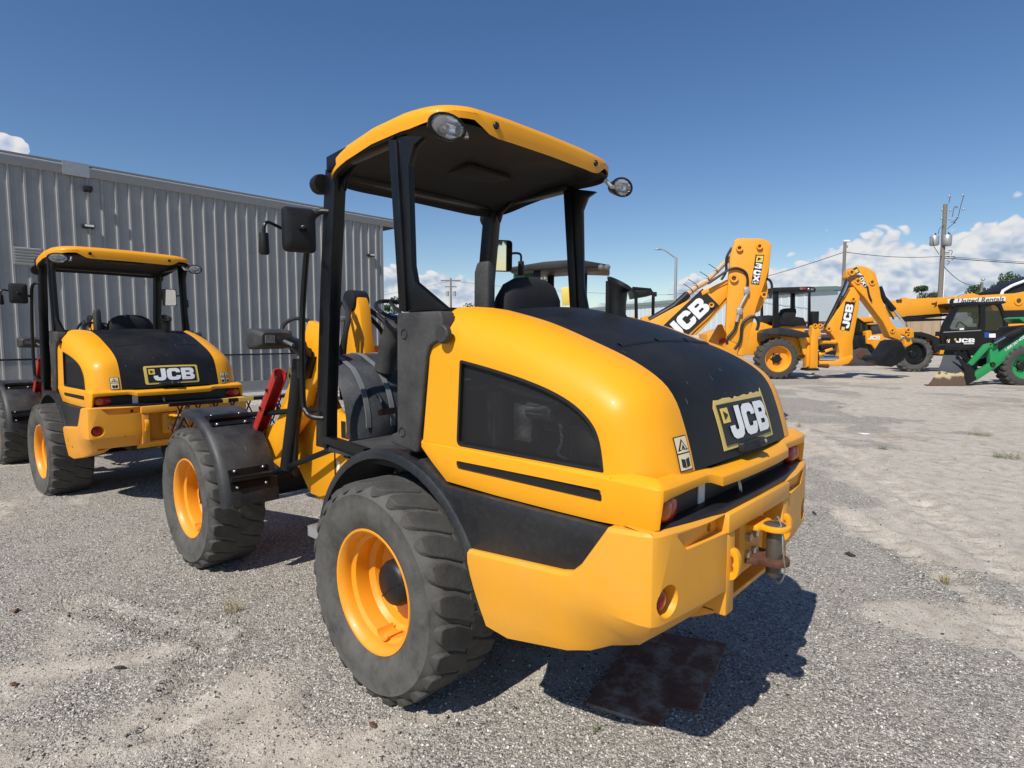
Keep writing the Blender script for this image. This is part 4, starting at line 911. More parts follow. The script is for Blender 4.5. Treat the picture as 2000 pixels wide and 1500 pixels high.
def scatter(name, nstone, r0, r1, s0, s1, label, flat=.6, dark=None):
    r = np.exp(rng.uniform(math.log(r0), math.log(r1), nstone)); a = rng.uniform(-.80, .80, nstone); dx = np.cos(AZ-a)*r; dy = np.sin(AZ-a)*r
    x = CAM.x+dx; y = CAM.y+dy
    sm = sandmask(x, y); keep = rng.random(nstone) > (sm*.88 if dark is None else .75*(1-sm))
    x, y = x[keep], y[keep]; n = len(x); z = gheight(x, y)
    s = s0*(s1/s0)**(rng.random(n)**2.0)
    base = np.array([(1, 0, 0), (0, 1, 0), (-1, 0, 0), (0, -1, 0), (0, 0, 1), (0, 0, -1)], float)
    tri_ = np.array([(0, 1, 4), (1, 2, 4), (2, 3, 4), (3, 0, 4), (1, 0, 5), (2, 1, 5), (3, 2, 5), (0, 3, 5)])
    vv = base[None]*(1+rng.uniform(-.38, .38, (n, 6, 1)))*s[:, None, None]*np.stack([np.ones(n), rng.uniform(.6, 1, n), rng.uniform(.35, .8, n)*flat/.6], -1)[:, None, :]
    th = rng.uniform(0, 6.283, n); c, sn = np.cos(th), np.sin(th); tl = rng.uniform(-.5, .5, n); ct, stl = np.cos(tl), np.sin(tl)
    xx = vv[..., 0]*ct[:, None]-vv[..., 2]*stl[:, None]; zz = vv[..., 0]*stl[:, None]+vv[..., 2]*ct[:, None]
    X = xx*c[:, None]-vv[..., 1]*sn[:, None]+x[:, None]; Y = xx*sn[:, None]+vv[..., 1]*c[:, None]+y[:, None]; Z = zz+z[:, None]+s[:, None]*.12
    co = np.stack([X, Y, Z], -1).reshape(-1, 3); q = (tri_[None]+np.arange(n)[:, None, None]*6).reshape(-1, 3)
    me = bpy.data.meshes.new(name); me.vertices.add(len(co)); me.vertices.foreach_set('co', co.ravel().astype(np.float32))
    me.loops.add(q.size); me.loops.foreach_set('vertex_index', q.ravel().astype(np.int32)); me.polygons.add(len(q))
    me.polygons.foreach_set('loop_start', np.arange(0, q.size, 3, dtype=np.int32)); me.polygons.foreach_set('loop_total', np.full(len(q), 3, np.int32)); me.update(calc_edges=True)
    g = np.clip(rng.beta(1.1, 1.5, n)*.74+.05, 0, 1); wm = rng.uniform(0, 1, n)
    colr = np.stack([g, g*(.96-.03*wm), g*(.90-.10*wm), np.ones(n)], -1) if dark is None else np.stack([dark*(.5+wm), dark*.75*(.5+wm), dark*.5*(.5+wm), np.ones(n)], -1)
    at_ = me.color_attributes.new('Col', 'FLOAT_COLOR', 'POINT'); at_.data.foreach_set('color', np.repeat(colr, 6, 0).ravel().astype(np.float32))
    mt = bpy.data.materials.get('loose stone') or mat('loose stone'); N, L, P = nodes(mt)
    if not P.inputs['Base Color'].links:
        A = N.new('ShaderNodeAttribute'); A.attribute_name = 'Col'; L.new(A.outputs['Color'], P.inputs['Base Color']); P.inputs['Roughness'].default_value = .9
    tag(link(name, me, mt), label, 'gravel' if dark is None else 'debris', kind='stuff')
scatter('loose_gravel', 170000, 1.2, 14, .003, .0105, 'small pale crushed stones lying over the yard')
scatter('dry_debris', 9000, 2.5, 22, .003, .012, 'scattered dark specks of bark and dry plant bits on the sandy ground', .25, .06)
# ================================================================== grey metal building on the left
def build_shed():
    X0 = 15.70; top = 5.72; base = .38; y1 = -10.38
    root = tag(empty('metal_building', (X0, 2, 0)), 'long dark grey ribbed metal building behind a chain-link fence', 'building')
    O = lambda x, y, z: (x-X0, y-2, z)
    wm = mat('grey ribbed cladding'); N, L, P = nodes(wm); v = objco(N)
    f = noise_n(N, L, v, 1.2, 5, .6); L.new(ramp_n(N, L, f, [(.3, (.27, .268, .262)), (.7, (.345, .342, .335))]), P.inputs['Base Color']); P.inputs['Roughness'].default_value = .45; P.inputs['Specular IOR Level'].default_value = .3
    pw = .915; prof = []
    for k in range(3):
        u = k*.305
        prof += [(u, 0), (u+.10, 0), (u+.114, -.038), (u+.152, -.038), (u+.168, 0)]
        prof += [(u+.235, 0), (u+.24, -.006), (u+.25, -.006), (u+.255, 0)]
    prof.append((.915, 0))
    mb = MB(); rows = [[(d, -u, z) for u, d in prof] for z in (base, top)]
    me = mb.grid(rows).mesh(smooth=20)
    y = 20.0
    while y > y1+.3:
        p = link('wall_panel', me, wm, root); p.location = (0, y-2, 0);
        y -= pw
    yend = y
    # gable wall going back, corner trim
    tm = plain('grey trim', (.30, .305, .31), .45, .2, var=.1)
    MB().bx(-.045, .12, yend-2-.10, yend-2+.02, base, top).build('corner_trim', tm, root)
    MB().ext([(0, base), (22, base), (22, 5.7), (11, 6.9), (0, 5.72)], 'y', yend-2-.04, yend-2).build('gable_wall', wm, root)
    MB().bx(-.02, .2, yend-2, 18.5, 0, .37).build('foundation', M['concrete'], root)
    MB().bx(-.06, .04, yend-2, 18.5, .345, .385).build('base_trim', tm, root)
    # eave gutter and roof sheet
    gp = [(-.002, 5.70), (-.045, 5.69), (-.06, 5.72), (-.065, 5.86), (-.075, 5.93), (-.06, 5.94), (.2, 5.98), (.2, 5.72)]
    gt = MB().ext([(p[0], p[1]) for p in gp], 'y', yend-2-.75, 18.5).build('eave_gutter', tm, root, bevel=.008)
    MB().ext([(-.068, 5.895), (-.082, 5.905), (-.082, 5.92), (-.068, 5.93)], 'y', yend-2-.75, 18.5).build('gutter_lip', plain('pale trim', (.5, .5, .5), .4, .2), gt)
    MB().ext([(-.06, 5.95), (11, 7.0), (11, 7.06), (-.07, 5.99)], 'y', yend-2-.75, 18.5).build('roof', tm, root)
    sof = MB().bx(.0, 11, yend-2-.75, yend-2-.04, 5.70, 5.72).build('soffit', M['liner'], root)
    for (px, py), w, h, nm in (((170, 370), .16, .15, 'wall_light'), ((171, 443), .24, .10, 'wall_light'), ((722, 499), .24, .09, 'wall_light')):
        d = FW+RT*((px-1000)/FPX)-UP*((py-750)/FPX); t = (X0-CAM.x)/d.x; p = CAM+d*t
        l = MB().loft([[(0, p.y-2-w/2, p.z-h/2), (0, p.y-2+w/2, p.z-h/2), (0, p.y-2+w/2, p.z+h/2), (0, p.y-2-w/2, p.z+h/2)], [(-.20, p.y-2-w/2, p.z-h*.3), (-.20, p.y-2+w/2, p.z-h*.3), (-.20, p.y-2+w/2, p.z+h*.4), (-.20, p.y-2-w/2, p.z+h*.4)]]).build(nm, M['ink'], root, bevel=.01)
        if py > 400: MB().bx(-.205, -.20, p.y-2-w*.4, p.y-2+w*.4, p.z-h*.22, p.z+h*.3).build('light_diffuser', M['white'], l)
    d = FW+RT*((53-1000)/FPX)-UP*((501-750)/FPX); t = (X0-CAM.x)/d.x; p = CAM+d*t
    vt = MB().bx(-.05, 0, p.y-2-.28, p.y-2+.28, p.z-.21, p.z+.21).build('wall_vent', M['galv'], root)
    for k in range(6): MB().box((-.06, p.y-2, p.z-.17+k*.068), (.035, .5, .05), Matrix.Rotation(R(-35), 3, 'Y')).build('louvre_blade', M['galv'], vt)
    d = FW+RT*((152-1000)/FPX)-UP*((328-750)/FPX); t = (X0-.27-CAM.x)/d.x; p = CAM+d*t
    MB().bx(-.10, -.05, p.y-2-.27, p.y-2+.27, 5.67, 6.0).build('gutter_patch', M['galv'], root)
    # concrete apron
    tag(MB().bx(X0-1.9, X0-.02, yend, 20.5, -.05, .02).build('pavement', M['concrete']), kind='structure')
build_shed()
def build_fence():
    X = 14.45; H = 1.22; y0, y1 = 18.0, -9.6
    root = tag(empty('chain_link_fence', (X, 0, 0)), 'low black chain-link fence running along the grey building', 'fence')
    fm = M['black_gloss']
    MB().cyl((0, y0, H), (0, y1, H), .022, 8).build('top_rail', fm, root)
    k = 0; y = y0
    pm = MB().cyl((0, 0, 0), (0, 0, H+.03), .028, 10).mesh()
    while y > y1-.1:
        link('post', pm, fm, root, (0, y, 0)); y -= 2.76
    mb = MB(); s = .055; n = int((y0-y1)/(s*1.0)); w = .0028
    vs = []; fs = []
    for i in range(n):
        for sg in (1, -1):
            ya = y0-i*s; yb = ya-sg*H*.95
            if not (y1 <= yb <= y0): continue
            b = len(vs); vs += [(w, ya, .03), (-w, ya, .03), (0, ya+w*1.6, .03), (w, yb, H-.02), (-w, yb, H-.02), (0, yb+w*1.6, H-.02)]; fs += [(b, b+1, b+4, b+3), (b+1, b+2, b+5, b+4), (b+2, b, b+3, b+5)]
    o = MB().add(vs, fs).build('wire_mesh', fm, root, smooth=0); o['kind'] = 'stuff'
build_fence()
# ================================================================== the two wheel loaders
ld = build_loader()
pan = [c for c in ld.children if c.name.startswith('hood_panel')][0]
ld2 = copy_tree(ld); ld2.location = (5.92, .34, -.06); ld2.rotation_euler = (0, 0, .0455)
pan2 = [c for c in ld2.children if c.name.startswith('hood_panel')][0]
build_badge(ld, pan, True); add_carriage(ld); sticker_pair(ld, False)
build_badge(ld2, pan2, False); sticker_pair(ld2, True)
tag(ld, 'large yellow wheel loader with black canopy posts in the foreground, peeling badge on its hood', 'wheel loader', 'yellow wheel loaders parked in the yard')
tag(ld2, 'yellow wheel loader seen from behind, parked by the grey building with a scuffed bumper', 'wheel loader', 'yellow wheel loaders parked in the yard')
for c in ld2.children:
    if c.name.startswith(('bumper', 'counterweight')) and not c.name.startswith('bumper_pad'):
        c.data = c.data.copy(); c.data.materials[0] = M['yellow_scuffed']
# rusty steel plate on the ground
pp = MB().ext([(-.815, .237), (-1.143, .155), (-1.12, -.008), (-1.228, -.056), (-1.11, -.673), (-.658, -.521)], 'z', .002, .020).xf(lambda p: Vector((p.x, p.y, p.z+.035*max(0, (-.25-p.y)/.45))))
rp = mat('rusted plate'); N, L, P = nodes(rp); v = objco(N); f = noise_n(N, L, v, 7, 9, .7)
L.new(ramp_n(N, L, f, [(.35, (.15, .068, .04)), (.48, (.20, .10, .062)), (.58, (.33, .25, .19)), (.7, (.46, .41, .35))]), P.inputs['Base Color']); P.inputs['Roughness'].default_value = .85
L.new(bump_n(N, L, f, .004, .8), P.inputs['Normal'])
tag(pp.build('steel_plate', rp, bevel=.002, seg=1), 'flat rusty steel plate with a notched corner lying under the loader bumper', 'steel plate')

# ================================================================== far machines, drawn in a vertical plane at their own distance
class Pl:
    """vertical working plane facing the camera (turned by ang) at a given depth; local x = right, y = away, z = up"""
    def __init__(s, px, depth, ang=0.0):
        h = Vector((math.cos(AZ), math.sin(AZ), 0)); d = FW+RT*((px-1000)/FPX); d = Vector((d.x, d.y, 0)); k = depth/d.dot(h)
        s.o = Vector((CAM.x+d.x*k, CAM.y+d.y*k, 0)); a = math.atan2(RT.y, RT.x)+ang; s.a = a
        s.u = Vector((math.cos(a), math.sin(a), 0)); s.n = Vector((-math.sin(a), math.cos(a), 0))
    def q(s, px, py, yo=0.0):
        d = FW+RT*((px-1000)/FPX)-UP*((py-750)/FPX); t = (s.o+s.n*yo-CAM).dot(s.n)/d.dot(s.n); p = CAM+d*t-s.o
        return (p.dot(s.u), p.z)
    def poly(s, pts, yo=0.0): return [s.q(x, y, yo) for x, y in pts]
    def root(s, name): return empty(name, s.o, s.a)
def zm(x0, y0, sc): return lambda *pts: [(x0+x/sc, y0+y/sc) for x, y in pts]
def slab(root, pl, pts, y0, y1, name, mt, rad=0.0, bevel=.02, ref=None):
    p = pl.poly(pts, y0 if ref is None else ref)
    if rad: p = rnd(p, rad, 4)
    return MB().ext(p, 'y', y0, y1).build(name, mt, root, bevel=bevel)
def pipe(root, pl, pts, r, yo, name, mt, n=8, smooth=4):
    P = [(lambda q: Vector((q[0], yo, q[1])))(pl.q(x, y, yo)) for x, y in pts]
    return MB().tube(cr(P, smooth) if smooth > 1 else P, r, n).build(name, mt, root)
def far_wheel(root, pl, px, py, rp, yo, wd, mats, rimk=.56, nlug=22, hub=True, name='wheel', lug=True):
    """wheel whose near face lies at yo; rp its radius in photo pixels"""
    c = pl.q(px, py, yo); e = pl.q(px, py+rp, yo); Ro = c[1]-e[1]; rr = Ro*rimk; k = wd/.40
    h = wd*.5; b = Ro*.945
    half = [(rr, h*.82), (rr+.1*(b-rr), h*.97), (rr+.5*(b-rr), h), (rr+.8*(b-rr), h*.95), (b, h*.7), (b, 0)]
    t = MB().lathe(half+[(r, -y) for r, y in half[-2::-1]], n=44)
    if lug:
        for s in (1, -1):
            for i in range(nlug):
                th = 2*math.pi*i/nlug+(0 if s > 0 else math.pi/nlug); rings = []
                for y, r0, r1, dt in ((h*.98, rr+.78*(b-rr), rr+.82*(b-rr), 0), (h*.88, b*.93, Ro*.985, .0), (h*.5, b*.98, Ro, .06), (-h*.05, b*.98, Ro, .15)):
                    a = th+s*dt; w = .075
                    rings.append([(r0*math.cos(a-w), s*y, r0*math.sin(a-w)), (r0*math.cos(a+w), s*y, r0*math.sin(a+w)), (r1*math.cos(a+w*.75), s*y, r1*math.sin(a+w*.75)), (r1*math.cos(a-w*.75), s*y, r1*math.sin(a-w*.75))])
                t.loft(rings)
    o = t.build(name, mats[1], root, loc=(c[0], yo+h, c[1]), smooth=40)
    rim = MB().lathe([(rr*1.0, -h*.80), (rr*1.03, -h*.86), (rr*.97, -h*.86), (rr*.9, -h*.6), (rr*.82, -h*.2), (rr*.5, -h*.05), (rr*.42, -h*.1), (.001, -h*.1)], n=36).build('rim', mats[0], o, smooth=45)
    if hub:
        hb = MB().lathe([(.001, -h*.45), (rr*.28, -h*.45), (rr*.34, -h*.35), (rr*.36, -h*.05)], n=20)
        for i in range(6): a = i*math.pi/3; hb.cyl((rr*.42*math.cos(a), -h*.08, rr*.42*math.sin(a)), (rr*.42*math.cos(a), -h*.22, rr*.42*math.sin(a)), rr*.05, 6)
        hb.build('hub', mats[2], o, smooth=40)
    return o
def jcb_sign(root, pl, c, w, h, ang, yo, field, back=None, word='JCB', square=True, parent=None, wmat=None, gap=.07):
    """lettering centred on photo point c; w, h in metres, ang degrees in the plane"""
    q = pl.q(*c, yo); a = R(ang); A = Vector((math.cos(a), 0, math.sin(a))); Bv = Vector((-math.sin(a), 0, math.cos(a))); o = Vector((q[0], yo, q[1]))
    par = parent or root
    if back is not None:
        P = [o+A*(x*back[0]/2)+Bv*(y*back[1]/2) for x, y in ((-1, -1), (1, -1), (1, 1), (-1, 1))]
        f = MB().loft([[p for p in P], [p-Vector((0, .004, 0)) for p in P]]).build('sign_field', field, par); par = f
    if square:
        c2 = o-A*(w*.5+h*.10)+Bv*(h*.26)-Vector((0, .008, 0)); k = h*.22
        MB().loft([[c2+A*x*k+Bv*y*k for x, y in ((-1, -1), (1, -1), (1, 1), (-1, 1))], [c2+A*x*k+Bv*y*k-Vector((0, .002, 0)) for x, y in ((-1, -1), (1, -1), (1, 1), (-1, 1))]]).build('sign_square', M['ysticker'], par)
    wd = block_word(word, gap)
    return word_on(wd, lambda x, y: o+A*x+Bv*y-Vector((0, .009, 0)), h, w).build('lettering', wmat or M['white'], par, smooth=0)
def ring_boss(root, pl, px, py, r, yo, mt=None, name='pivot_pin'):
    q = pl.q(px, py, yo); o = MB().lathe([(r*.55, .03), (r*.55, -.03), (r, -.035), (r*1.05, .0), (r*1.05, .03)], n=20).build(name, mt or M['yellow_far'], root, loc=(q[0], yo, q[1]), smooth=40)
    MB().lathe([(.001, -.012), (r*.56, -.012)], n=16).build('pin_end', M['rust'], o, smooth=0); return o
YF = M['yellow_far']; BK = M['black']; BG = M['black_gloss']
WY = (M['orange_rim'], M['tread'], BK); WB = (BG, M['rubber'], BG); 
# ---------------- backhoe with 3CX on its dipper
def backhoe_one():
    pl = Pl(1330, 10.6, R(-10)); r = pl.root('backhoe_loader'); z = zm(1280, 440, 5.358)
    tag(r, 'yellow backhoe loader behind the hood, folded digging arm with tall dipper against the sky', 'backhoe loader', 'yellow backhoe loaders across the yard')
    bm_ = slab(r, pl, z((765, 555), (620, 650), (480, 715), (430, 740), (200, 860), (-60, 1000), (-200, 1130), (-150, 1330), (60, 1330), (330, 1180), (560, 970), (752, 745)), .0, .26, 'boom', YF, .03, .02)
    slab(r, pl, z((752, 750), (760, 790), (560, 1015), (430, 1150), (380, 1150), (560, 965)), .03, .23, 'boom_underside', M['yellow_worn'], 0, .01)
    slab(r, pl, z((480, 690), (770, 565), (775, 600), (490, 735)), -.02, .28, 'boom_rib', YF, 0, .01)
    dp = slab(r, pl, z((830, 160), (870, 135), (1110, 138), (1185, 165), (1215, 195), (1190, 440), (1160, 560), (1060, 850), (1000, 1080), (930, 1370), (860, 1360), (880, 1250), (760, 1200), (735, 1100), (752, 750), (765, 560), (785, 320)), -.09, .0, 'dipper', YF, .03, .015)
    slab(r, pl, z((1150, 150), (1215, 195), (1180, 560), (1070, 850), (1000, 1080), (930, 1370), (890, 1370), (1000, 960), (1120, 560), (1160, 230)), .0, .30, 'dipper_back', YF, .02, .012)
    slab(r, pl, z((845, 150), (1180, 160), (1150, 560), (780, 560)), .30, .36, 'dipper_cheek', YF, .03, .01)
    slab(r, pl, z((1120, 560), (1165, 580), (1180, 690), (1155, 770), (1090, 900), (1050, 920), (1060, 850)), .05, .2, 'bucket_link', YF, .02, .01)
    for px, py, rr in ((878, 240, .055), (1088, 222, .05), (820, 556, .07), (585, 835, .045), (1135, 728, .05)):
        (a,) = z((px, py)); ring_boss(dp if px > 750 else bm_, pl, *a, rr, -.10 if px > 750 else -.01)
    slab(dp, pl, z((1050, 307), (1140, 310), (1085, 622), (1003, 612)), -.096, -.091, 'model_plate', M['ink'], 0, 0)
    slab(dp, pl, z((1062, 318), (1132, 320), (1120, 388), (1050, 384)), -.100, -.097, 'plate_square', M['ysticker'], 0, 0)
    slab(dp, pl, z((1075, 335), (1112, 350), (1070, 372)), -.103, -.101, 'plate_emblem', M['ink'], 0, 0)
    for ch, c in (('3', (1078, 425)), ('C', (1066, 495)), ('X', (1056, 556))):
        (a,) = z(c); q = pl.q(*a, -.1); th = R(-9); A = Vector((math.cos(th), 0, math.sin(th))); Bv = Vector((math.sin(-th), 0, math.cos(th))); o = Vector((q[0], -.102, q[1]))
        word_on(block_word(ch), lambda x, y: o+A*x+Bv*y, .088, .125).build('lettering', M['white'], dp, smooth=0)
    (a,) = z((1045, 600)); q = pl.q(*a, -.1); o = Vector((q[0], -.102, q[1])); A = Vector((math.cos(R(-9)), 0, math.sin(R(-9)))); Bv = Vector((math.sin(R(9)), 0, math.cos(R(9))))
    word_on(font_word('14FT', .02), lambda x, y: o+A*x+Bv*y, .035, .12).build('lettering', M['white'], dp, smooth=0)
    # boom side sign, running up the boom
    (p0,) = z((300, 1010)); (p1,) = z((460, 860)); a0 = pl.q(*p0); a1 = pl.q(*p1); ang = math.degrees(math.atan2(a1[1]-a0[1], a1[0]-a0[0]))
    (c,) = z((330, 985)); jcb_sign(r, pl, c, .86, .30, ang, -.006, M['ink'], (1.12, .42), parent=bm_)
    # ram along the boom, hoses and wrapped bundle
    pipe(r, pl, z((-60, 1000), (200, 850), (340, 720)), .07, .13, 'boom_ram', BK, 12, 1)
    pipe(r, pl, z((345, 712), (440, 640), (550, 580)), .055, .13, 'wrapped_hose_bundle', M['burlap'], 10, 4); pipe(r, pl, z((550, 570), (640, 480), (720, 400), (800, 330)), .045, .13, 'wrapped_hose_bundle', M['burlap'], 10, 4)
    for c in ((380, 690), (430, 640), (550, 560), (640, 480)):
        pipe(r, pl, z((c[0]+18, c[1]+25), (c[0], c[1]-20), (c[0]-85, c[1]-75)), .006, .06, 'cable_tie', BK, 5, 2)
    pipe(r, pl, z((550, 610), (700, 510), (780, 460), (860, 450), (940, 490), (965, 560), (960, 640)), .022, -.12, 'hydraulic_hose', M['hose']); pipe(r, pl, z((690, 570), (740, 480), (745, 340), (800, 235)), .022, .05, 'hydraulic_hose', M['hose'])
    pipe(r, pl, z((955, 640), (955, 720), (890, 850), (865, 960), (850, 1010)), .026, -.13, 'hose_pipe', M['galv']); pipe(r, pl, z((850, 1010), (830, 1090), (760, 1180), (750, 1250)), .024, -.13, 'hydraulic_hose', M['hose'])
    pipe(r, pl, z((830, 1300), (890, 1200), (910, 1040), (980, 965), (1050, 965), (1080, 1030), (1060, 1100)), .026, -.13, 'hydraulic_hose', M['hose']); pipe(r, pl, z((1120, 560), (1190, 570), (1220, 640), (1200, 760)), .022, .0, 'hydraulic_hose', M['hose'])
    for c in ((955, 685), (880, 900)): (a,) = z(c); q = pl.q(*a, -.13); MB().box((q[0], -.13, q[1]), (.09, .06, .11)).build('valve_block', M['galv'], dp, bevel=.01)
    slab(r, pl, z((660, 1040), (700, 1035), (740, 1140), (740, 1280), (560, 1220)), .5, .6, 'rear_frame', YF, .02, .01); slab(r, pl, z((665, 1195), (735, 1172), (735, 1225), (665, 1245)), .49, .5, 'warning_decal', M['red'], 0, 0)
    # tractor with canopy, mostly behind the wheel loader
    pc = z
    roof = slab(r, pl, [(990, 528), (1000, 521), (1062, 511), (1127, 506), (1190, 517), (1188, 524), (1130, 522), (1000, 531)], .2, 1.6, 'canopy', BK, 0, .01)
    for x in (1048, 1126): slab(r, pl, [(x-6, 520), (x+7, 520), (x+6, 700), (x-8, 700)], .3, .4, 'canopy_post', BG, 0, .005)
    for x in (1075, 1140): slab(r, pl, [(x-6, 530), (x+7, 530), (x+4, 700), (x-9, 700)], 1.4, 1.5, 'canopy_post', BG, 0, .005)
    for x in (1174, 1186): q = pl.q(x, 522, .2); MB().ell((q[0], .2, q[1]), (.06, .05, .055), 14, 10).build('canopy_light', M['lens'], roof, smooth=60)
    q = pl.q(1063, 545, .8); MB().ell((q[0], .8, q[1]), (.06, .05, .06), 14, 10).build('canopy_light', M['lens'], roof, smooth=60)
    slab(r, pl, [(1010, 531), (1045, 535), (1043, 548), (1003, 546), (1002, 538)], .9, .93, 'visor', M['teal'], 0, .005)
    sg = slab(r, pl, [(1096, 562), (1135, 557), (1137, 594), (1098, 597)], -.3, -.27, 'notice_board', M['ysticker'], 0, .004)
    slab(sg, pl, [(1114, 566), (1135, 564), (1137, 587), (1117, 590)], -.306, -.301, 'notice_label', M['white'], 0, 0)
    for x in (1117, 1127): slab(sg, pl, [(x, 569), (x+7, 568), (x+8, 584), (x+1, 585)], -.311, -.307, 'notice_symbol', M['ink'], 0, 0)
    slab(r, pl, [(1106, 640), (1108, 604), (1118, 598), (1130, 600), (1130, 660)], .3, .7, 'seat', M['cloth'], .03, .02)
    slab(r, pl, [(860, 700), (870, 655), (1080, 660), (1180, 665), (1240, 690), (1240, 740), (860, 740)], .1, 1.5, 'tractor_body', YF, .03, .02)
    far_wheel(r, pl, 1130, 768, 75, .0, .45, WY); far_wheel(r, pl, 905, 788, 55, .0, .35, WY); far_wheel(r, pl, 1130, 762, 66, 1.5, .45, WY); far_wheel(r, pl, 930, 777, 48, 1.5, .35, WY)
    slab(r, pl, [(1425, 742), (1462, 735), (1478, 770), (1462, 806), (1420, 822), (1372, 812), (1360, 800), (1400, 785)], -.25, .55, 'bucket', BK, .03, .02)
    slab(r, pl, [(1180, 690), (1250, 690), (1300, 700), (1310, 800), (1260, 815), (1180, 800)], .3, 1.3, 'rear_frame', YF, .04, .02)
backhoe_one()
# ---------------- second backhoe with canopy
def backhoe_two():
    pl = Pl(1560, 23.6); r = pl.root('backhoe_loader'); z = zm(1480, 540, 6.25)
    tag(r, 'yellow backhoe loader with black canopy and bent arm holding a black bucket', 'backhoe loader', 'yellow backhoe loaders across the yard')
    far_wheel(r, pl, 1521, 701, 41, .0, .55, WY, .62, 20)
    far_wheel(r, pl, 1521, 701, 41, 1.7, .55, WY, .62, 20); far_wheel(r, pl, 1400, 715, 26, .2, .4, WY, .6, 18)
    slab(r, pl, z((60, 690), (100, 650), (230, 625), (420, 640), (620, 690), (640, 745), (520, 745), (300, 715), (150, 715), (90, 770), (60, 790)), -.05, .65, 'fender', M['fender'], 0, .02)
    slab(r, pl, z((-200, 560), (60, 560), (200, 610), (560, 610), (600, 760), (560, 960), (60, 960), (-600, 960), (-620, 700)), .5, 1.6, 'tractor_body', YF, .05, .03)
    slab(r, pl, z((500, 745), (640, 745), (640, 1000), (560, 950)), .3, 1.9, 'rear_frame', M['yellow_worn'], 0, .02)
    slab(r, pl, z((250, 600), (200, 560), (130, 560), (130, 470), (300, 490), (340, 560), (560, 500), (600, 600)), .4, 1.5, 'cab_floor', BK, 0, .02)
    rf = slab(r, pl, z((170, 150), (200, 135), (640, 122), (690, 130), (715, 155), (705, 190), (660, 175), (560, 185), (180, 190)), .1, 1.9, 'canopy', BK, 0, .02)
    for x0, x1, y in ((190, 260, .15), (405, 460, 1.7), (620, 650, 1.75), (40, 70, 1.7)): slab(r, pl, z((x0+8, 180), (x1-4, 180), (x1, 640), (x0, 640)), y, y+.12, 'canopy_post', BG, 0, .01)
    for k, c in enumerate(((530, 150), (570, 150), (620, 155), (665, 160))): (a,) = z(c); q = pl.q(*a, .08); MB().ell((q[0], .08, q[1]), (.07, .05, .06), 12, 8).build('canopy_light', M['redlens'] if k == 1 else M['lens'], rf, smooth=60)
    slab(r, pl, z((300, 490), (340, 400), (380, 385), (470, 390), (475, 440), (460, 490), (540, 500), (560, 560), (330, 560)), .7, 1.2, 'seat', M['cloth'], .05, .03)
    slab(r, pl, z((665, 425), (750, 425), (745, 600), (665, 600)), .25, .4, 'stabiliser_ram', BK, 0, .01)
    st = slab(r, pl, z((670, 610), (690, 590), (770, 600), (775, 730), (740, 740), (735, 1100), (700, 1140), (640, 1130), (650, 740), (660, 700)), .1, .4, 'stabiliser', YF, 0, .02)
    slab(r, pl, z((610, 850), (640, 800), (640, 1090), (590, 1110)), .2, .5, 'stabiliser_guide', YF, 0, .01)
    slab(r, pl, z((620, 1120), (740, 1120), (760, 1150), (600, 1150)), .0, .6, 'stabiliser_foot', BK, 0, .01)
    for c in ((700, 600), (760, 600)): (a,) = z(c); ring_boss(st, pl, *a, .08, .09)
    for c0, c1, mt in (((740, 800), (950, 800), 'yellow_far'), ((750, 870), (930, 850), 'black'), ((740, 960), (900, 880), 'yellow_far'), ((740, 1000), (980, 1000), 'chrome'), ((740, 1060), (1000, 1050), 'yellow_far'), ((740, 1080), (860, 1090), 'rust'), ((760, 920), (940, 930), 'black'), ((780, 770), (880, 770), 'black')):
        pipe(r, pl, z(c0, c1), .10, .6, 'kingpost_link', M[mt], 10, 1)
    bm_ = slab(r, pl, z((845, 640), (860, 590), (1000, 380), (1140, 130), (1180, 130), (1250, 240), (1230, 420), (1160, 800), (1165, 980), (1110, 1060), (1000, 1085), (985, 1020), (1000, 930), (985, 830), (930, 740)), .55, .95, 'boom', YF, .06, .03)
    slab(r, pl, z((985, 1020), (1160, 960), (1165, 1000), (1110, 1065), (1000, 1090), (860, 1080), (870, 1040)), .50, 1.0, 'boom_foot', YF, .05, .02)
    dp = slab(r, pl, z((1105, 5), (1120, -70), (1180, -110), (1260, -130), (1350, -110), (1440, -40), (1480, 100), (1510, 260), (1640, 560), (1700, 630), (1740, 640), (1760, 760), (1740, 780), (1620, 740), (1540, 570), (1300, 250), (1130, 70)), .52, .98, 'dipper', YF, .05, .03)
    slab(r, pl, z((1105, 5), (1180, -30), (1300, -10), (1250, 10), (1160, 40), (1120, 80)), .49, .53, 'dipper_lip', M['rust'], 0, .005)
    for c in ((1220, 55), (1395, 70), (1145, -50)): (a,) = z(c); ring_boss(dp, pl, *a, .12, .51)
    for c in ((1165, 280), (866, 640), (1022, 1050)): (a,) = z(c); ring_boss(bm_, pl, *a, .10, .54)
    (c,) = z((1095, 485)); jcb_sign(r, pl, c, .98, .31, 81, .545, M['ink'], (1.16, .40), parent=bm_)
    sg = slab(dp, pl, z((1158, -92), (1210, -118), (1352, 130), (1300, 140)), .512, .518, 'model_plate', M['ink'], 0, 0)
    q0 = pl.q(*z((1185, -100))[0], .51); q1 = pl.q(*z((1325, 132))[0], .51); dn = Vector((q1[0]-q0[0], 0, q1[1]-q0[1])); Ld = dn.length; dn.normalize(); A = Vector((-dn.z, 0, dn.x)); Bv = -dn; o0 = Vector((q0[0], .508, q0[1]))
    if A.x < 0: A = -A
    for k, ch in enumerate('3CX'):
        o = o0+dn*(Ld*(.36+.20*k)); word_on(block_word(ch), lambda x, y: o+A*x+Bv*y, Ld*.17, .19).build('lettering', M['white'], dp, smooth=0)
    o = o0+dn*(Ld*.93); word_on(font_word('14FT', .02), lambda x, y: o+A*x+Bv*y, Ld*.07, .2).build('lettering', M['white'], dp, smooth=0)
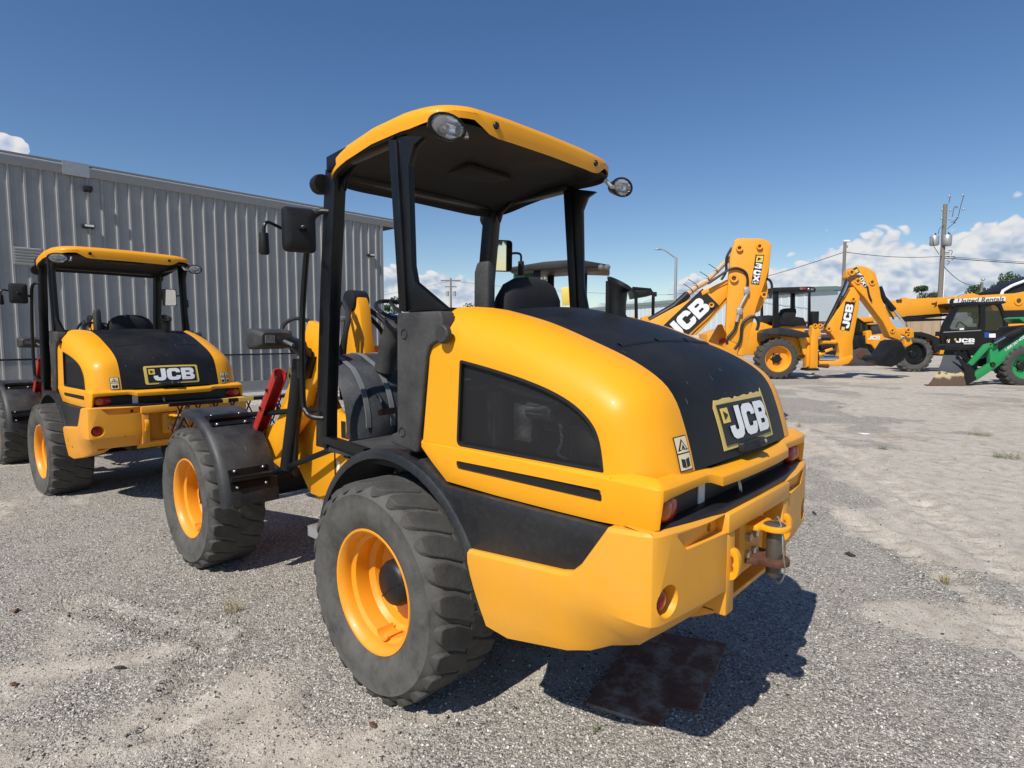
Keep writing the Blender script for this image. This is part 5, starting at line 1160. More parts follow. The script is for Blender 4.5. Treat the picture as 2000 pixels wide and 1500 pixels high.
    o = o0+dn*(Ld*.14); k = .07; MB().add([o+A*x*k+Bv*y*k for x, y in ((-1, -1), (1, -1), (1, 1), (-1, 1))], [(0, 1, 2, 3)]).build('plate_square', M['ysticker'], dp, smooth=0)
    pipe(r, pl, z((830, 620), (960, 360), (1060, 150), (1110, 20)), .09, .70, 'boom_ram', BK, 10, 1); pipe(r, pl, z((1030, 240), (1120, 20)), .045, .60, 'ram_rod', M['chrome'], 8, 1)
    pipe(r, pl, z((1480, 130), (1530, 260), (1660, 410)), .115, .70, 'bucket_ram', BK, 10, 1); pipe(r, pl, z((1660, 410), (1820, 610)), .055, .70, 'ram_rod', M['chrome'], 10, 1)
    for pts in (((1340, 130), (1360, 230), (1390, 300)), ((1560, 330), (1600, 420), (1660, 520)), ((960, 330), (1040, 250), (1120, 110))): pipe(r, pl, z(*pts), .035, .48, 'hydraulic_hose', M['hose'])
    slab(r, pl, z((1680, 640), (1860, 625), (1900, 650), (1910, 740), (1870, 750), (1840, 730), (1700, 690)), .60, .90, 'bucket_link', YF, .03, .02); slab(r, pl, z((1800, 760), (1870, 760), (1890, 820), (1820, 860), (1790, 850)), .6, .9, 'bucket_link', YF, .02, .02)
    for c in ((1640, 660), (1835, 655), (1835, 720)): (a,) = z(c); ring_boss(dp, pl, *a, .09, .50)
    slab(r, pl, z((1640, 790), (1700, 770), (1760, 800), (1800, 880), (1810, 980), (1740, 1060), (1640, 1105), (1540, 1095), (1440, 1040), (1390, 1000), (1440, 970), (1520, 960), (1590, 870)), .35, 1.15, 'bucket', M['black'], .04, .02)
    slab(r, pl, z((1700, 1060), (1800, 1010), (1800, 1030), (1720, 1090)), .35, 1.15, 'bucket_lip', M['steel'], 0, .005)
backhoe_two()
# ---------------- compact track loader behind
def track_loader():
    pl = Pl(1700, 34.5); r = pl.root('track_loader'); z = zm(1480, 540, 6.25)
    tag(r, 'compact yellow and black track loader with glass cab seen behind the bent arm', 'track loader')
    slab(r, pl, z((1060, 1010), (1180, 900), (1250, 870), (1340, 880), (1420, 980), (1460, 1040), (1430, 1095), (1080, 1095)), .0, .5, 'track', M['tread'], .05, .03)
    for c, k in (((1270, 950), 9), ((1140, 1040), 6), ((1360, 1040), 6)): (a,) = z(c); q = pl.q(*a, -.02); MB().lathe([(.001, -.03), (k*.03, -.03), (k*.033, .05)], n=20).build('track_wheel', M['rust'], r, loc=(q[0], -.01, q[1]), smooth=40)
    slab(r, pl, z((1170, 830), (1180, 720), (1330, 720), (1340, 820), (1480, 940), (1440, 960), (1340, 880), (1180, 870)), .05, 1.5, 'body', BK, .03, .02)
    cb = slab(r, pl, z((1165, 720), (1185, 545), (1230, 515), (1300, 560), (1370, 560), (1380, 720)), .3, 1.4, 'cab', BK, .04, .02); slab(cb, pl, z((1188, 690), (1195, 560), (1235, 540), (1278, 590), (1280, 670)), .28, .298, 'cab_window', M['cabglass'], .03, 0); slab(cb, pl, z((1310, 600), (1360, 570), (1365, 700), (1318, 700)), .28, .298, 'cab_window', M['cabglass'], .03, 0)
    slab(r, pl, z((1220, 500), (1380, 492), (1450, 505), (1430, 545), (1300, 555)), .2, 1.5, 'cab_roof', YF, .02, .02)
    bd = slab(r, pl, z((1320, 670), (1385, 655), (1400, 715), (1500, 700), (1560, 700), (1590, 850), (1520, 930), (1480, 950), (1390, 830), (1330, 820)), -.05, .3, 'side_arm', YF, .04, .02)
    slab(r, pl, z((1380, 570), (1480, 560), (1520, 590), (1525, 715), (1400, 700)), .1, 1.2, 'engine_cover', M['charcoal'], .03, .02)
    slab(r, pl, z((1360, 572), (1530, 565), (1530, 580), (1362, 588)), .05, 1.3, 'cover_rail', YF, 0, .01)
    (c,) = z((1420, 748)); jcb_sign(r, pl, c, .70, .24, 0, -.06, M['ink'], None, square=False, parent=bd)
track_loader()
# ---------------- yellow telehandler with white banner and black cab
def telehandler():
    pl = Pl(1860, 28.5); r = pl.root('telehandler'); z = zm(1720, 540, 6.521)
    tag(r, 'yellow telehandler with dark glass cab and long boom carrying a white banner', 'telehandler')
    bm_ = slab(r, pl, z((130, 320), (200, 300), (320, 290), (330, 260), (345, 285), (860, 262), (1100, 250), (1180, 212), (1260, 240), (1780, 210), (2100, 150), (2100, 420), (1590, 430), (880, 465), (320, 500), (305, 515), (160, 510)), .9, 1.4, 'boom', YF, .03, .02)
    slab(r, pl, z((320, 505), (860, 470), (860, 500), (560, 535), (1000, 540), (830, 560), (330, 575)), .95, 1.35, 'boom_ram', BK, 0, .02)
    slab(bm_, pl, z((855, 290), (1590, 255), (1590, 312), (855, 350)), .89, .898, 'banner', M['white'], 0, 0)
    (c,) = z((1270, 302)); q = pl.q(*c, .885); a = R(3.2); A = Vector((math.cos(a), 0, math.sin(a))); Bv = Vector((-math.sin(a), 0, math.cos(a))); o = Vector((q[0], .884, q[1]))
    word_on(font_word('United Rentals', .016, .25), lambda x, y: o+A*x+Bv*y, .26, 2.35).build('lettering', M['ink'], bm_, smooth=0)
    for k, (dx, mt) in enumerate(((-.05, 'ink'), (.10, 'white'))):
        (c,) = z((930, 322)); q = pl.q(*c, .88); MB().ext(circ(q[0]+dx, q[1], .16 if k == 0 else .11, 24), 'y', .880-.004*k, .883-.004*k).build('banner_emblem', M[mt], bm_)
    for pts in (((645, 340), (700, 330), (720, 310), (715, 380), (680, 400), (690, 365), (650, 360)), ((815, 430), (850, 350), (885, 350), (860, 410))): slab(bm_, pl, z(*pts), .895, .899, 'paint_scar', M['rust'], 0, 0)
    (c,) = z((1755, 310)); ring_boss(bm_, pl, *c, .22, .89)
    for c in ((215, 310), (250, 308)): (a,) = z(c); ring_boss(bm_, pl, *a, .07, .89, M['rust'])
    # cab
    cb = slab(r, pl, z((775, 860), (760, 740), (800, 600), (920, 400), (960, 345), (1050, 325), (1480, 318), (1540, 345), (1600, 500), (1635, 640), (1630, 760), (1560, 900), (1300, 930), (830, 930)), .0, .12, 'cab', BG, .08, .02)
    hole = [z((880, 650), (920, 560), (985, 420), (1020, 385), (1265, 360), (1270, 560), (1255, 670), (900, 675)), z((1335, 380), (1470, 358), (1520, 400), (1570, 540), (1580, 640), (1500, 690), (1330, 690))]
    cb.data = boolean_cut(cb.data, [MB().ext(rnd(pl.poly(h, 0), .08, 4), 'y', -.1, .2) for h in hole]); cb.data.materials.clear(); cb.data.materials.append(BG)
    for h in hole: MB().ext(rnd(pl.poly(h, 0), .08, 4), 'y', .05, .056).build('cab_window', M['cabglass'], cb)
    slab(r, pl, z((820, 900), (850, 620), (960, 360), (1060, 335), (1480, 330), (1590, 560), (1620, 700), (1560, 900)), 1.0, 1.1, 'cab_far_side', BG, .08, .02).data
    far = [o for o in r.children if o.name.startswith('cab_far_side')][0]
    far.data = boolean_cut(far.data, [MB().ext(rnd(pl.poly(h, .9), .08, 4), 'y', .9, 1.3) for h in hole]); far.data.materials.clear(); far.data.materials.append(BG)
    slab(r, pl, z((905, 345), (960, 335), (1550, 315), (1600, 318), (1590, 340), (1540, 352), (960, 368), (920, 400)), -.05, 1.15, 'cab_roof', BK, .03, .02)
    slab(r, pl, z((860, 700), (1280, 690), (1300, 920), (840, 920)), .12, 1.0, 'cab_lower', BK, 0, .02); slab(r, pl, z((1300, 690), (1620, 690), (1560, 900), (1300, 900)), .12, 1.0, 'cab_lower', BK, 0, .02)
    slab(cb, pl, z((800, 705), (1280, 680), (1280, 690), (800, 715)), -.02, 0, 'door_handle_rail', M['galv'], 0, 0)
    slab(cb, pl, z((1008, 660), (1062, 655), (1062, 680), (1008, 682)), -.02, 0, 'document_holder', M['white'], 0, 0)
    slab(cb, pl, z((1322, 710), (1380, 708), (1380, 778), (1322, 778)), -.012, 0, 'blue_notice', M['blue'], 0, 0); slab(cb, pl, z((1383, 728), (1465, 726), (1465, 778), (1383, 778)), -.012, 0, 'white_notice', M['white'], 0, 0)
    (c,) = z((1075, 815)); jcb_sign(r, pl, c, .92, .20, 0, -.008, M['ink'], None, parent=cb); slab(cb, pl, z((1060, 852), (1190, 850), (1190, 860), (1060, 862)), -.01, 0, 'lettering_bar', M['white'], 0, 0)
    pipe(r, pl, z((960, 650), (1000, 580), (1080, 630), (1100, 640)), .03, .4, 'steering_wheel', BK); slab(r, pl, z((1130, 690), (1160, 640), (1250, 640), (1250, 690)), .3, .8, 'seat', M['cloth'], .05, .02); slab(r, pl, z((1175, 545), (1255, 540), (1255, 598), (1178, 600)), .9, .93, 'window_notice', M['white'], 0, 0)
    # body, wheel
    far_wheel(r, pl, 1789, 691, 36, .1, .5, WB, .60, 22); far_wheel(r, pl, 1789, 691, 36, 1.7, .5, WB, .60, 22); far_wheel(r, pl, 2050, 691, 36, .1, .5, WB, .60, 22)
    slab(r, pl, z((420, 715), (520, 705), (640, 740), (760, 790), (760, 950), (700, 980), (650, 820), (560, 770), (430, 750)), -.0, .7, 'fender', BK, .03, .02)
    slab(r, pl, z((560, 780), (740, 760), (820, 920), (800, 990), (740, 990), (680, 850)), .1, 1.7, 'chassis', YF, .04, .02); slab(r, pl, z((800, 880), (2300, 880), (2300, 1010), (760, 1010)), .5, 1.6, 'chassis', BK, .03, .02)
    slab(r, pl, z((1600, 740), (1780, 600), (1900, 600), (1900, 900), (1640, 900)), .5, 1.5, 'engine_cover', YF, .05, .02)
    pipe(r, pl, z((830, 850), (870, 780), (850, 760)), .03, -.1, 'mirror_arm', BK); slab(r, pl, z((840, 830), (850, 800), (885, 800), (875, 850)), -.12, -.1, 'mirror', M['cream'], 0, .005)
telehandler()
# ---------------- green loader with worn bucket
def green_loader():
    pl = Pl(1900, 20.6); r = pl.root('front_loader'); z = zm(1720, 540, 6.521)
    tag(r, 'green front loader at the right edge with a worn rusty-lipped bucket on the ground', 'front loader')
    # bucket: side plate and curved shell
    bk = slab(r, pl, z((1130, 1365), (1200, 1330), (1205, 1200), (1130, 1120), (1060, 1080), (960, 960), (935, 960), (1000, 1060), (1070, 1190), (1085, 1390)), .0, .05, 'bucket_side', BK, 0, .01)
    wm = mat('worn bucket steel'); N, L, P = nodes(wm); v = objco(N); sp = N.new('ShaderNodeSeparateXYZ'); L.new(v, sp.inputs[0])
    ad = N.new('ShaderNodeMath'); ad.operation = 'MULTIPLY_ADD'; ad.inputs[1].default_value = .45; L.new(noise_n(N, L, v, 3.2, 6, .6), ad.inputs[0]); L.new(sp.outputs[2], ad.inputs[2])
    L.new(ramp_n(N, L, ad.outputs[0], [(.50, (.10, .062, .04)), (.56, (.42, .33, .17)), (.64, (.50, .42, .24)), (.67, (.045, .05, .055)), (.95, (.06, .065, .07))]), P.inputs['Base Color']); P.inputs['Roughness'].default_value = .7
    top = pl.poly(z((820, 955), (935, 950)), .3); bot = pl.poly(z((600, 1380), (1085, 1395)), -.5)
    rows = []
    for t, (xa, ya), (xb, yb), yo in ((0, (810, 955), (930, 950), .55), (.2, (800, 1010), (960, 1010), .42), (.45, (770, 1110), (1020, 1110), .25), (.7, (710, 1230), (1065, 1200), .10), (.88, (650, 1330), (1082, 1320), .02), (1, (600, 1384), (1085, 1400), -.04)):
        a, b = pl.q(*z((xa, ya))[0], yo), pl.q(*z((xb, yb))[0], yo)
        rows.append([(a[0]+(b[0]-a[0])*k/8, yo, a[1]+(b[1]-a[1])*k/8) for k in range(9)])
    MB().grid(rows).build('bucket_shell', wm, r, thick=.03, smooth=50)
    slab(r, pl, z((590, 1378), (1085, 1395), (1085, 1404), (600, 1390)), -.12, .05, 'cutting_edge', M['rust'], 0, .004)
    slab(r, pl, z((815, 880), (860, 865), (1000, 860), (1100, 890), (1290, 900), (1290, 930), (820, 940)), .3, .7, 'bucket_top', BK, .03, .02)
    for k in range(3): pipe(r, pl, z((980+k*55, 960-k*8), (1060+k*40, 1040), (1120+k*40, 1110)), .05, .2+.2*k, 'bucket_rib', BK, 8, 1)
    am = slab(r, pl, z((1195, 1240), (1400, 1110), (1390, 860), (1480, 850), (1510, 985), (1830, 745), (2100, 560), (2100, 900), (1640, 1020), (1500, 1140), (1210, 1335)), .10, .28, 'loader_arm', M['green'], .03, .02)
    slab(r, pl, z((1130, 1110), (1330, 870), (1390, 850), (1395, 900), (1180, 1130), (1150, 1135)), .0, .12, 'tilt_link', M['green'], .02, .015)
    slab(r, pl, z((1195, 1240), (1400, 1110), (1390, 860), (1480, 850), (1510, 985), (1830, 745), (2100, 560), (2100, 900), (1640, 1020), (1500, 1140), (1210, 1335)), 1.1, 1.28, 'loader_arm', M['green'], .03, .02)
    for c in ((1390, 875), (1455, 860), (1425, 1120), (1180, 1295)): (a,) = z(c); ring_boss(am, pl, *a, .08, .09, M['green'] if c[1] < 1000 else BK)
    pipe(r, pl, z((1440, 830), (1580, 770), (1780, 690)), .075, .0, 'tilt_ram', BK, 10, 1); pipe(r, pl, z((1440, 850), (1580, 770)), .035, -.08, 'ram_rod', M['chrome'], 8, 1); pipe(r, pl, z((1580, 760), (1840, 650), (2000, 620)), .085, .05, 'tilt_ram', BK, 10, 1)
    (a,) = z((1710, 850)); q = pl.q(*a, .09); q0 = pl.q(*z((1600, 935))[0], .09); q1 = pl.q(*z((1820, 780))[0], .09); ang = math.atan2(q1[1]-q0[1], q1[0]-q0[0]); A = Vector((math.cos(ang), 0, math.sin(ang))); Bv = Vector((-math.sin(ang), 0, math.cos(ang))); o = Vector((q[0], .089, q[1]))
    word_on(font_word('1-800-267-4000', .012), lambda x, y: o+A*x+Bv*y, .10, .85).build('lettering', M['white'], am, smooth=0)
    WG = (M['green'], M['tread'], BK); far_wheel(r, pl, 2003, 715, 42, .05, .5, WG, .58, 22); far_wheel(r, pl, 2003, 712, 39, 1.5, .5, WG, .58, 22)
    slab(r, pl, z((1760, 640), (2200, 600), (2200, 900), (1790, 900)), .5, 1.4, 'body', BK, .04, .02); slab(r, pl, z((1755, 530), (1830, 515), (2200, 500), (2200, 580), (1830, 585)), .6, 1.3, 'cowl', M['green'], .04, .02)
    slab(r, pl, z((1080, 1120), (1180, 1050), (1240, 1130), (1200, 1330), (1120, 1330)), .3, 1.1, 'coupler', BK, .03, .02); slab(r, pl, z((1250, 1060), (1450, 1000), (1500, 1100), (1280, 1150)), .5, .8, 'torque_tube', BK, .03, .02)
green_loader()
# ---------------- small machine with rolled black frame
def roller():
    pl = Pl(1245, 17.0); r = pl.root('compact_roller')
    tag(r, 'small yellow machine with black roll-over frame behind the hood beside the lamp post', 'roller')
    fr = MB()
    for yo in (.0, .55):
        P = [(1208, 640), (1209, 590), (1213, 573), (1225, 565), (1236, 566), (1242, 575), (1243, 640)]
        fr.tube([Vector((pl.q(x, y, yo)[0], yo, pl.q(x, y, yo)[1])) for x, y in P], .05, 8)
    P = [(1275, 640), (1276, 575), (1270, 566), (1235, 563)]
    fr.tube([Vector((pl.q(x, y, .9)[0], .9, pl.q(x, y, .9)[1])) for x, y in P], .05, 8)
    fr.build('roll_frame', BG, r)
    slab(r, pl, [(1236, 566), (1272, 567), (1275, 576), (1240, 582)], .1, .9, 'canopy', BK, 0, .02); slab(r, pl, [(1276, 570), (1283, 570), (1283, 579), (1276, 579)], .3, .4, 'frame_light', BK, 0, .005)
    slab(r, pl, [(1180, 700), (1190, 622), (1240, 618), (1245, 625), (1330, 632), (1330, 700)], .1, 1.2, 'body', YF, .05, .03); slab(r, pl, [(1250, 632), (1256, 620), (1270, 615), (1275, 620), (1273, 640)], .0, .3, 'seat_bracket', YF, .02, .01)
    slab(r, pl, [(1190, 690), (1330, 690), (1330, 730), (1190, 730)], .2, 1.1, 'chassis', BK, .03, .02); far_wheel(r, pl, 1215, 742, 32, .0, .4, WY); far_wheel(r, pl, 1310, 742, 32, .0, .4, WY)
roller()
# ---------------- open-top carrier with a black hood behind the telehandler
def tarp_truck():
    pl = Pl(1980, 40); r = pl.root('hauler'); tag(r, 'white-edged black tarp cover rising behind the telehandler boom at far right', 'hauler')
    slab(r, pl, [(1955, 590), (1960, 568), (2000, 549), (2060, 532), (2120, 532), (2120, 700), (1955, 700)], .3, 2.4, 'tarp', BK, 0, .02)
    pipe(r, pl, [(1954, 590), (1959, 568), (2000, 549), (2060, 532)], .10, .2, 'tarp_edge', M['white'], 8, 2); 
    for x in (1990, 2090): far_wheel(r, pl, x, 690, 18, .2, .4, WB)
tarp_truck()

# ================================================================== far buildings, poles, wires, trees
def gp(px, depth, z=0.0):
    h = Vector((math.cos(AZ), math.sin(AZ), 0)); d = FW+RT*((px-1000)/FPX); d = Vector((d.x, d.y, 0)); k = depth/d.dot(h); return Vector((CAM.x+d.x*k, CAM.y+d.y*k, z))
def far_building(name, label, pa, da, pb, db, h, back, wallm, roofm, over=.5, ridge=1.4, rib=.9, extra=None):
    A, Bp = gp(pa, da), gp(pb, db); u = (Bp-A).normalized(); n = Vector((-u.y, u.x, 0)); Lg = (Bp-A).length
    if n.dot(A-Vector((CAM.x, CAM.y, 0))) < 0: n = -n
    ang = math.atan2(u.y, u.x); r = tag(empty(name, A, ang), label, 'building'); sg = 1 if n.dot(Vector((-math.sin(ang), math.cos(ang), 0))) > 0 else -1
    k = int(Lg/rib); me = MB().grid([[(x, d*sg, zz) for x, d in [(0, 0), (rib*.3, 0), (rib*.36, -.05), (rib*.46, -.05), (rib*.52, 0), (rib, 0)]] for zz in (0, h)]).mesh(smooth=20)
    for i in range(k): link('wall_panel', me, wallm, r, (i*rib, 0, 0))
    MB().bx(k*rib-.01, k*rib+.05, min(0, back*sg), max(0, back*sg), 0, h).build('end_wall', wallm, r)
    MB().add([(-over, -over*sg, h-.1), (k*rib+over, -over*sg, h-.1), (k*rib+over, back/2*sg, h+ridge), (-over, back/2*sg, h+ridge), (-over, -over*sg, h+.25), (k*rib+over, -over*sg, h+.25), (k*rib+over, back/2*sg, h+ridge+.3), (-over, back/2*sg, h+ridge+.3)], [(0, 1, 2, 3), (7, 6, 5, 4), (0, 4, 5, 1), (1, 5, 6, 2), (2, 6, 7, 3), (3, 7, 4, 0)]).build('roof', roofm, r)
    return r, sg
pale = plain('pale blue-grey cladding', (.52, .58, .60), .5, var=.06, scale=.6); grn = plain('grey-green roof sheet', (.16, .23, .20), .5, var=.1); slate = plain('slate roof sheet', (.15, .19, .21), .5, var=.1)
r1, s1 = far_building('warehouse', 'long pale blue metal warehouse with green roof edge behind the machines', 1130, 95, 1590, 52, 5.85, 6, pale, grn, .3, .12)
for px, dp in ((1255, 86),):
    pass
r2, s2 = far_building('warehouse', 'smaller pale blue metal warehouse with slate roof beside the light pole', 1592, 60, 1664, 56, 6.3, 2.5, pale, slate, .3, .05)
def far_dwelling():
    r, s = far_building('timber_shed', 'tan board shed low in the gap under the telehandler boom', 1765, 60, 1850, 58, 4.2, 10, plain('tan boards', (.36, .27, .17), .8, var=.2, scale=2), slate, .2, .3)
far_dwelling()
def beam_pile():
    pl = Pl(1600, 42); r = pl.root('steel_beam_pile'); tag(r, 'long stack of rusty brown steel beams in front of the pale warehouse', 'beam pile')
    x0, z0 = pl.q(1535, 640); x1, z1 = pl.q(1700, 605); L_ = x1-x0
    bmsh = MB().bx(-L_/2, L_/2, -.12, .12, -.10, .10); bmsh = bmsh.mesh(bevel=.01)
    for lv in range(9):
        for k in range(4):
            o = link('steel_beam', bmsh, M['rust'], r, (x0+L_/2+random.uniform(-.6, .6), k*.32+random.uniform(-.03, .03), .25+lv*.34*.9))
    for x in (.2, .5, .8): MB().bx(x0+L_*x-.1, x0+L_*x+.1, -.2, 1.3, 0, .14).build('bearer', M['wood'], r)
beam_pile()
def lamp_post():
    p = gp(1315, 33); r = tag(empty('street_lamp', p, math.atan2(RT.y, RT.x)), 'grey street lamp with one arm reaching left above the backhoe', 'street lamp')
    sc = 33/FPX; H = (657-490)*sc+1.73; MB().tube([(0, 0, 0), (0, 0, H*.5), (0, 0, H-.45)], [.10, .085, .07], 12).build('pole', M['galv'], r)
    MB().tube(cr([(0, 0, H-.5), (-.12, 0, H-.42), (-.6, 0, H-.08), (-.85, 0, H-.01)], 4), .035, 8).build('arm', M['galv'], r)
    MB().ell((-1.0, 0, H), (.20, .09, .055), 14, 8).build('lamp_head', M['galv'], r, smooth=60)
lamp_post()
def cobra_pole():
    p = gp(1638, 46); sc = 46/FPX; H = (657-475)*sc+1.73; r = tag(empty('flood_light_pole', p, math.atan2(RT.y, RT.x)), 'slim wooden pole with a white flood light on top, left of the utility pole', 'light pole')
    MB().tube([(0, 0, 0), (0, 0, H)], [.14, .11], 10).build('pole', M['wood'], r); MB().bx(-.1, .35, -.1, .1, H-.05, H+.1).build('flood_light', M['white'], r, bevel=.03); MB().bx(.05, .2, -.08, .08, H-.5, H-.3).build('bracket', M['galv'], r)
    q = Vector((.45, 0, H-5.2)); MB().lathe([(.001, 0), (.2, .02), (.32, .12)], ax='x', n=16, c=(.3, -.1, H-5.2)).build('dish', M['white'], r, smooth=50)
    return p+Vector((0, 0, H-.8))
def utility_pole():
    D = 62; p = gp(1826, D); s = D/FPX; H = (657-405)*s+1.73; r = tag(empty('utility_pole', p, math.atan2(RT.y, RT.x)), 'tall wooden utility pole carrying transformer cans and wires', 'utility pole')
    Z = lambda py: (657-py)*s+1.73
    X = lambda px: (px-1827)*s
    MB().tube([(0, 0, 0), (0, 0, H)], [.26, .19], 12).build('pole', M['wood'], r)
    MB().tube([(.25, -.1, 0), (.25, -.1, Z(530))], .05, 6).build('conduit', M['white'], r)
    for px, w, yo in ((1811, .42, .1), (1829, .42, -.4), (1841, .30, .3)):
        c = MB().lathe([(.001, Z(464)), (w*.8, Z(464)), (w, Z(466)), (w, Z(481)), (w*.8, Z(483)), (.001, Z(483))], c=(X(px), yo, 0), ax='z', n=16).build('transformer_can', M['galv'], r, smooth=40)
        MB().cyl((X(px)+.1, yo, Z(464)), (X(px)+.1, yo, Z(459)), .06, 8).build('bushing', M['charcoal'], c)
    for px, py in ((1820, 416), (1836, 417), (1820, 432), (1832, 391), (1836, 434), (1845, 440), (1850, 430), (1858, 389), (1847, 411), (1861, 415)):
        MB().lathe([(.001, -.12), (.07, -.1), (.11, 0), (.07, .1), (.001, .12)], ax='z', n=10, c=(X(px), -.1, Z(py))).build('insulator', M['galv'], r, smooth=50)
    for pts in ([(1830, 404), (1832, 391)], [(1836, 440), (1848, 432), (1853, 410), (1858, 389)], [(1830, 452), (1842, 441), (1850, 430)], [(1838, 430), (1841, 412), (1847, 411)], [(1814, 462), (1815, 452), (1824, 445)], [(1804, 468), (1806, 484), (1817, 500)], [(1834, 493), (1842, 494), (1840, 502)], [(1834, 505), (1848, 505), (1842, 512)], [(1834, 520), (1838, 514), (1832, 512)]):
        MB().tube(cr([(X(a), -.25, Z(b)) for a, b in pts], 5), .03, 5).build('jumper_wire', M['wire'], r)
    for py in (497, 500, 504, 508): MB().bx(.15, .6, -.2, -.1, Z(py), Z(py)+.06).build('rack_arm', M['ink'], r)
    return p, Z
pc = cobra_pole(); up, UZ = utility_pole()
def wire(name, label, a, b, sag, rad=.025):
    a, b = Vector(a), Vector(b); P = [a.lerp(b, t/20)-Vector((0, 0, sag*4*(t/20)*(1-t/20))) for t in range(21)]
    tag(MB().tube(P, rad, 5).build(name, M['wire']), label, 'wire', 'overhead wires')
wire('overhead_wire', 'thin overhead wire between the slim light pole and the utility pole', pc, up+Vector((0, 0, UZ(503))), .25)
wire('overhead_wire', 'thin overhead wire running left from the slim light pole behind the dipper', pc, gp(1300, 75, 7.0), .6)
wire('overhead_wire', 'upper of two overhead wires running right from the utility pole', up+Vector((0, 0, UZ(503))), gp(2200, 66, UZ(515)), .15)
wire('overhead_wire', 'lower thicker overhead wire running right from the utility pole', up+Vector((0, 0, UZ(506))), gp(2200, 66, UZ(520)), .1, .04)
sp_ = gp(1905, 80)
spz = (657-552)*80/FPX+1.73
spr = tag(empty('service_pole', sp_), 'short distant service pole with a lamp above the telehandler boom', 'utility pole'); MB().cyl((0, 0, 0), (0, 0, spz), .17, 8).build('pole', M['wood'], spr); MB().ell((-.1, 0, spz+.3), (.25, .2, .18), 10, 8).build('lamp_head', M['galv'], spr, smooth=50)
wire('overhead_wire', 'service wire dropping right from the utility pole to the short pole', up+Vector((0, 0, UZ(518))), sp_+Vector((0, 0, spz-.3)), .9, .035)
wire('overhead_wire', 'service wire rising from behind the boom to the short pole', gp(1835, 70, 5.8), sp_+Vector((0, 0, spz-.3)), .15, .035)
lp = gp(882, 120)
lpr = tag(empty('utility_pole', lp, math.atan2(RT.y, RT.x)), 'distant power pole with crossarm seen through the loader cab', 'utility pole')
hz_ = (657-545)*120/FPX+1.73; MB().tube([(0, 0, 0), (0, 0, hz_)], [.25, .18], 8).build('pole', M['wood'], lpr); MB().bx(-2, 2, -.1, .1, hz_-.6, hz_-.35).build('crossarm', M['wood'], lpr); MB().bx(-1.2, 1.2, -.1, .1, hz_-1.8, hz_-1.6).build('crossarm', M['wood'], lpr)
for x in (-.7, .7): MB().cyl((x, 0, hz_-3.6), (x, 0, hz_-2.6), .35, 10).build('transformer_can', M['galv'], lpr)
wire('overhead_wire', 'long thin wires crossing the sky behind the loader cab', lp+Vector((0, 0, hz_-.5)), gp(1420, 110, 9.5), 1.0)
wire('overhead_wire', 'thin wire left of the distant power pole behind the pillar', lp+Vector((0, 0, hz_-.5)), gp(560, 125, 9.0), 1.2)
leafm = mat('tree leaves'); N, L, P = nodes(leafm); A_ = N.new('ShaderNodeAttribute'); A_.attribute_name = 'Col'; L.new(A_.outputs['Color'], P.inputs['Base Color']); P.inputs['Roughness'].default_value = .6
def tree(name, label, base, H, W, nl=3500, leaf=.22, dark=1.0, group=None):
    if base[0] > -20: H *= 1.5
    return tree_(name, label, base, H, W, nl, leaf, dark, group)
def tree_(name, label, base, H, W, nl=3500, leaf=.22, dark=1.0, group=None):
    r = tag(empty(name, base), label, 'tree', group); tr = MB(); tr.tube([(0, 0, 0), (.1, 0, H*.25), (0, .1, H*.55)], [.04*H*.6, .03*H*.6, .015*H*.6], 8)
    cl = []
    for k in range(16):
        a = random.uniform(0, 6.28); rr = W*.5*math.sqrt(random.random())*.8; z = H*(.24+.66*random.random()*(1-.5*rr/(W*.5))); cl.append((rr*math.cos(a), rr*math.sin(a), z, W*random.uniform(.13, .24)))
        tr.tube([(0, 0, H*random.uniform(.2, .45)), (rr*.5*math.cos(a), rr*.5*math.sin(a), z*.8), (rr*math.cos(a), rr*math.sin(a), z)], [.012*H*.6, .008*H*.6, .004*H], 5)
    tr.build('trunk', M['wood'], r)
    C_ = np.array(cl); i = rng.integers(0, len(cl), nl); d = rng.normal(0, 1, (nl, 3)); d /= np.linalg.norm(d, axis=1)[:, None]; rad = rng.random(nl)**.4
    p = C_[i, :3]+d*(C_[i, 3]*rad)[:, None]*np.array([1, 1, .75]); p[:, 2] = np.maximum(p[:, 2], H*.15)
    e1 = rng.normal(0, 1, (nl, 3)); e1 /= np.linalg.norm(e1, axis=1)[:, None]; e2 = np.cross(e1, rng.normal(0, 1, (nl, 3))); e2 /= np.linalg.norm(e2, axis=1)[:, None]
    s = leaf*rng.uniform(.6, 1.3, nl)[:, None]; V = np.stack([p-e1*s, p+e2*s*.5, p+e1*s, p-e2*s*.5], 1).reshape(-1, 3)
    me = bpy.data.meshes.new('crown'); me.from_pydata(V.tolist(), [], [(4*k, 4*k+1, 4*k+2, 4*k+3) for k in range(nl)])
    g = rng.uniform(.6, 1.4, nl)*dark; c = np.stack([.045*g, .085*g, .022*g, np.ones(nl)], -1); at_ = me.color_attributes.new('Col', 'FLOAT_COLOR', 'POINT'); at_.data.foreach_set('color', np.repeat(c, 4, 0).ravel().astype(np.float32))
    link('crown', me, leafm, r)
tree('oak_tree', 'tallest dark green tree beyond the telehandler boom at right', gp(1948, 140), (657-556)*140/FPX+1.7, 9, 4500, .3, .8, 'trees beyond the yard')
tree('oak_tree', 'lower dark green tree left of the tallest one behind the short pole', gp(1918, 145), (657-566)*145/FPX+1.7, 9, 4000, .3, .75, 'trees beyond the yard')
tree('oak_tree', 'small tree top peeping over the left end of the telehandler boom', gp(1795, 150), (657-577)*150/FPX+1.7, 7, 3000, .3, .7, 'trees beyond the yard')
tree('oak_tree', 'small tree top beside the corner of the grey building', gp(772, 130), (657-604)*130/FPX+1.7, 6, 3000, .25, .8, 'trees beyond the yard')
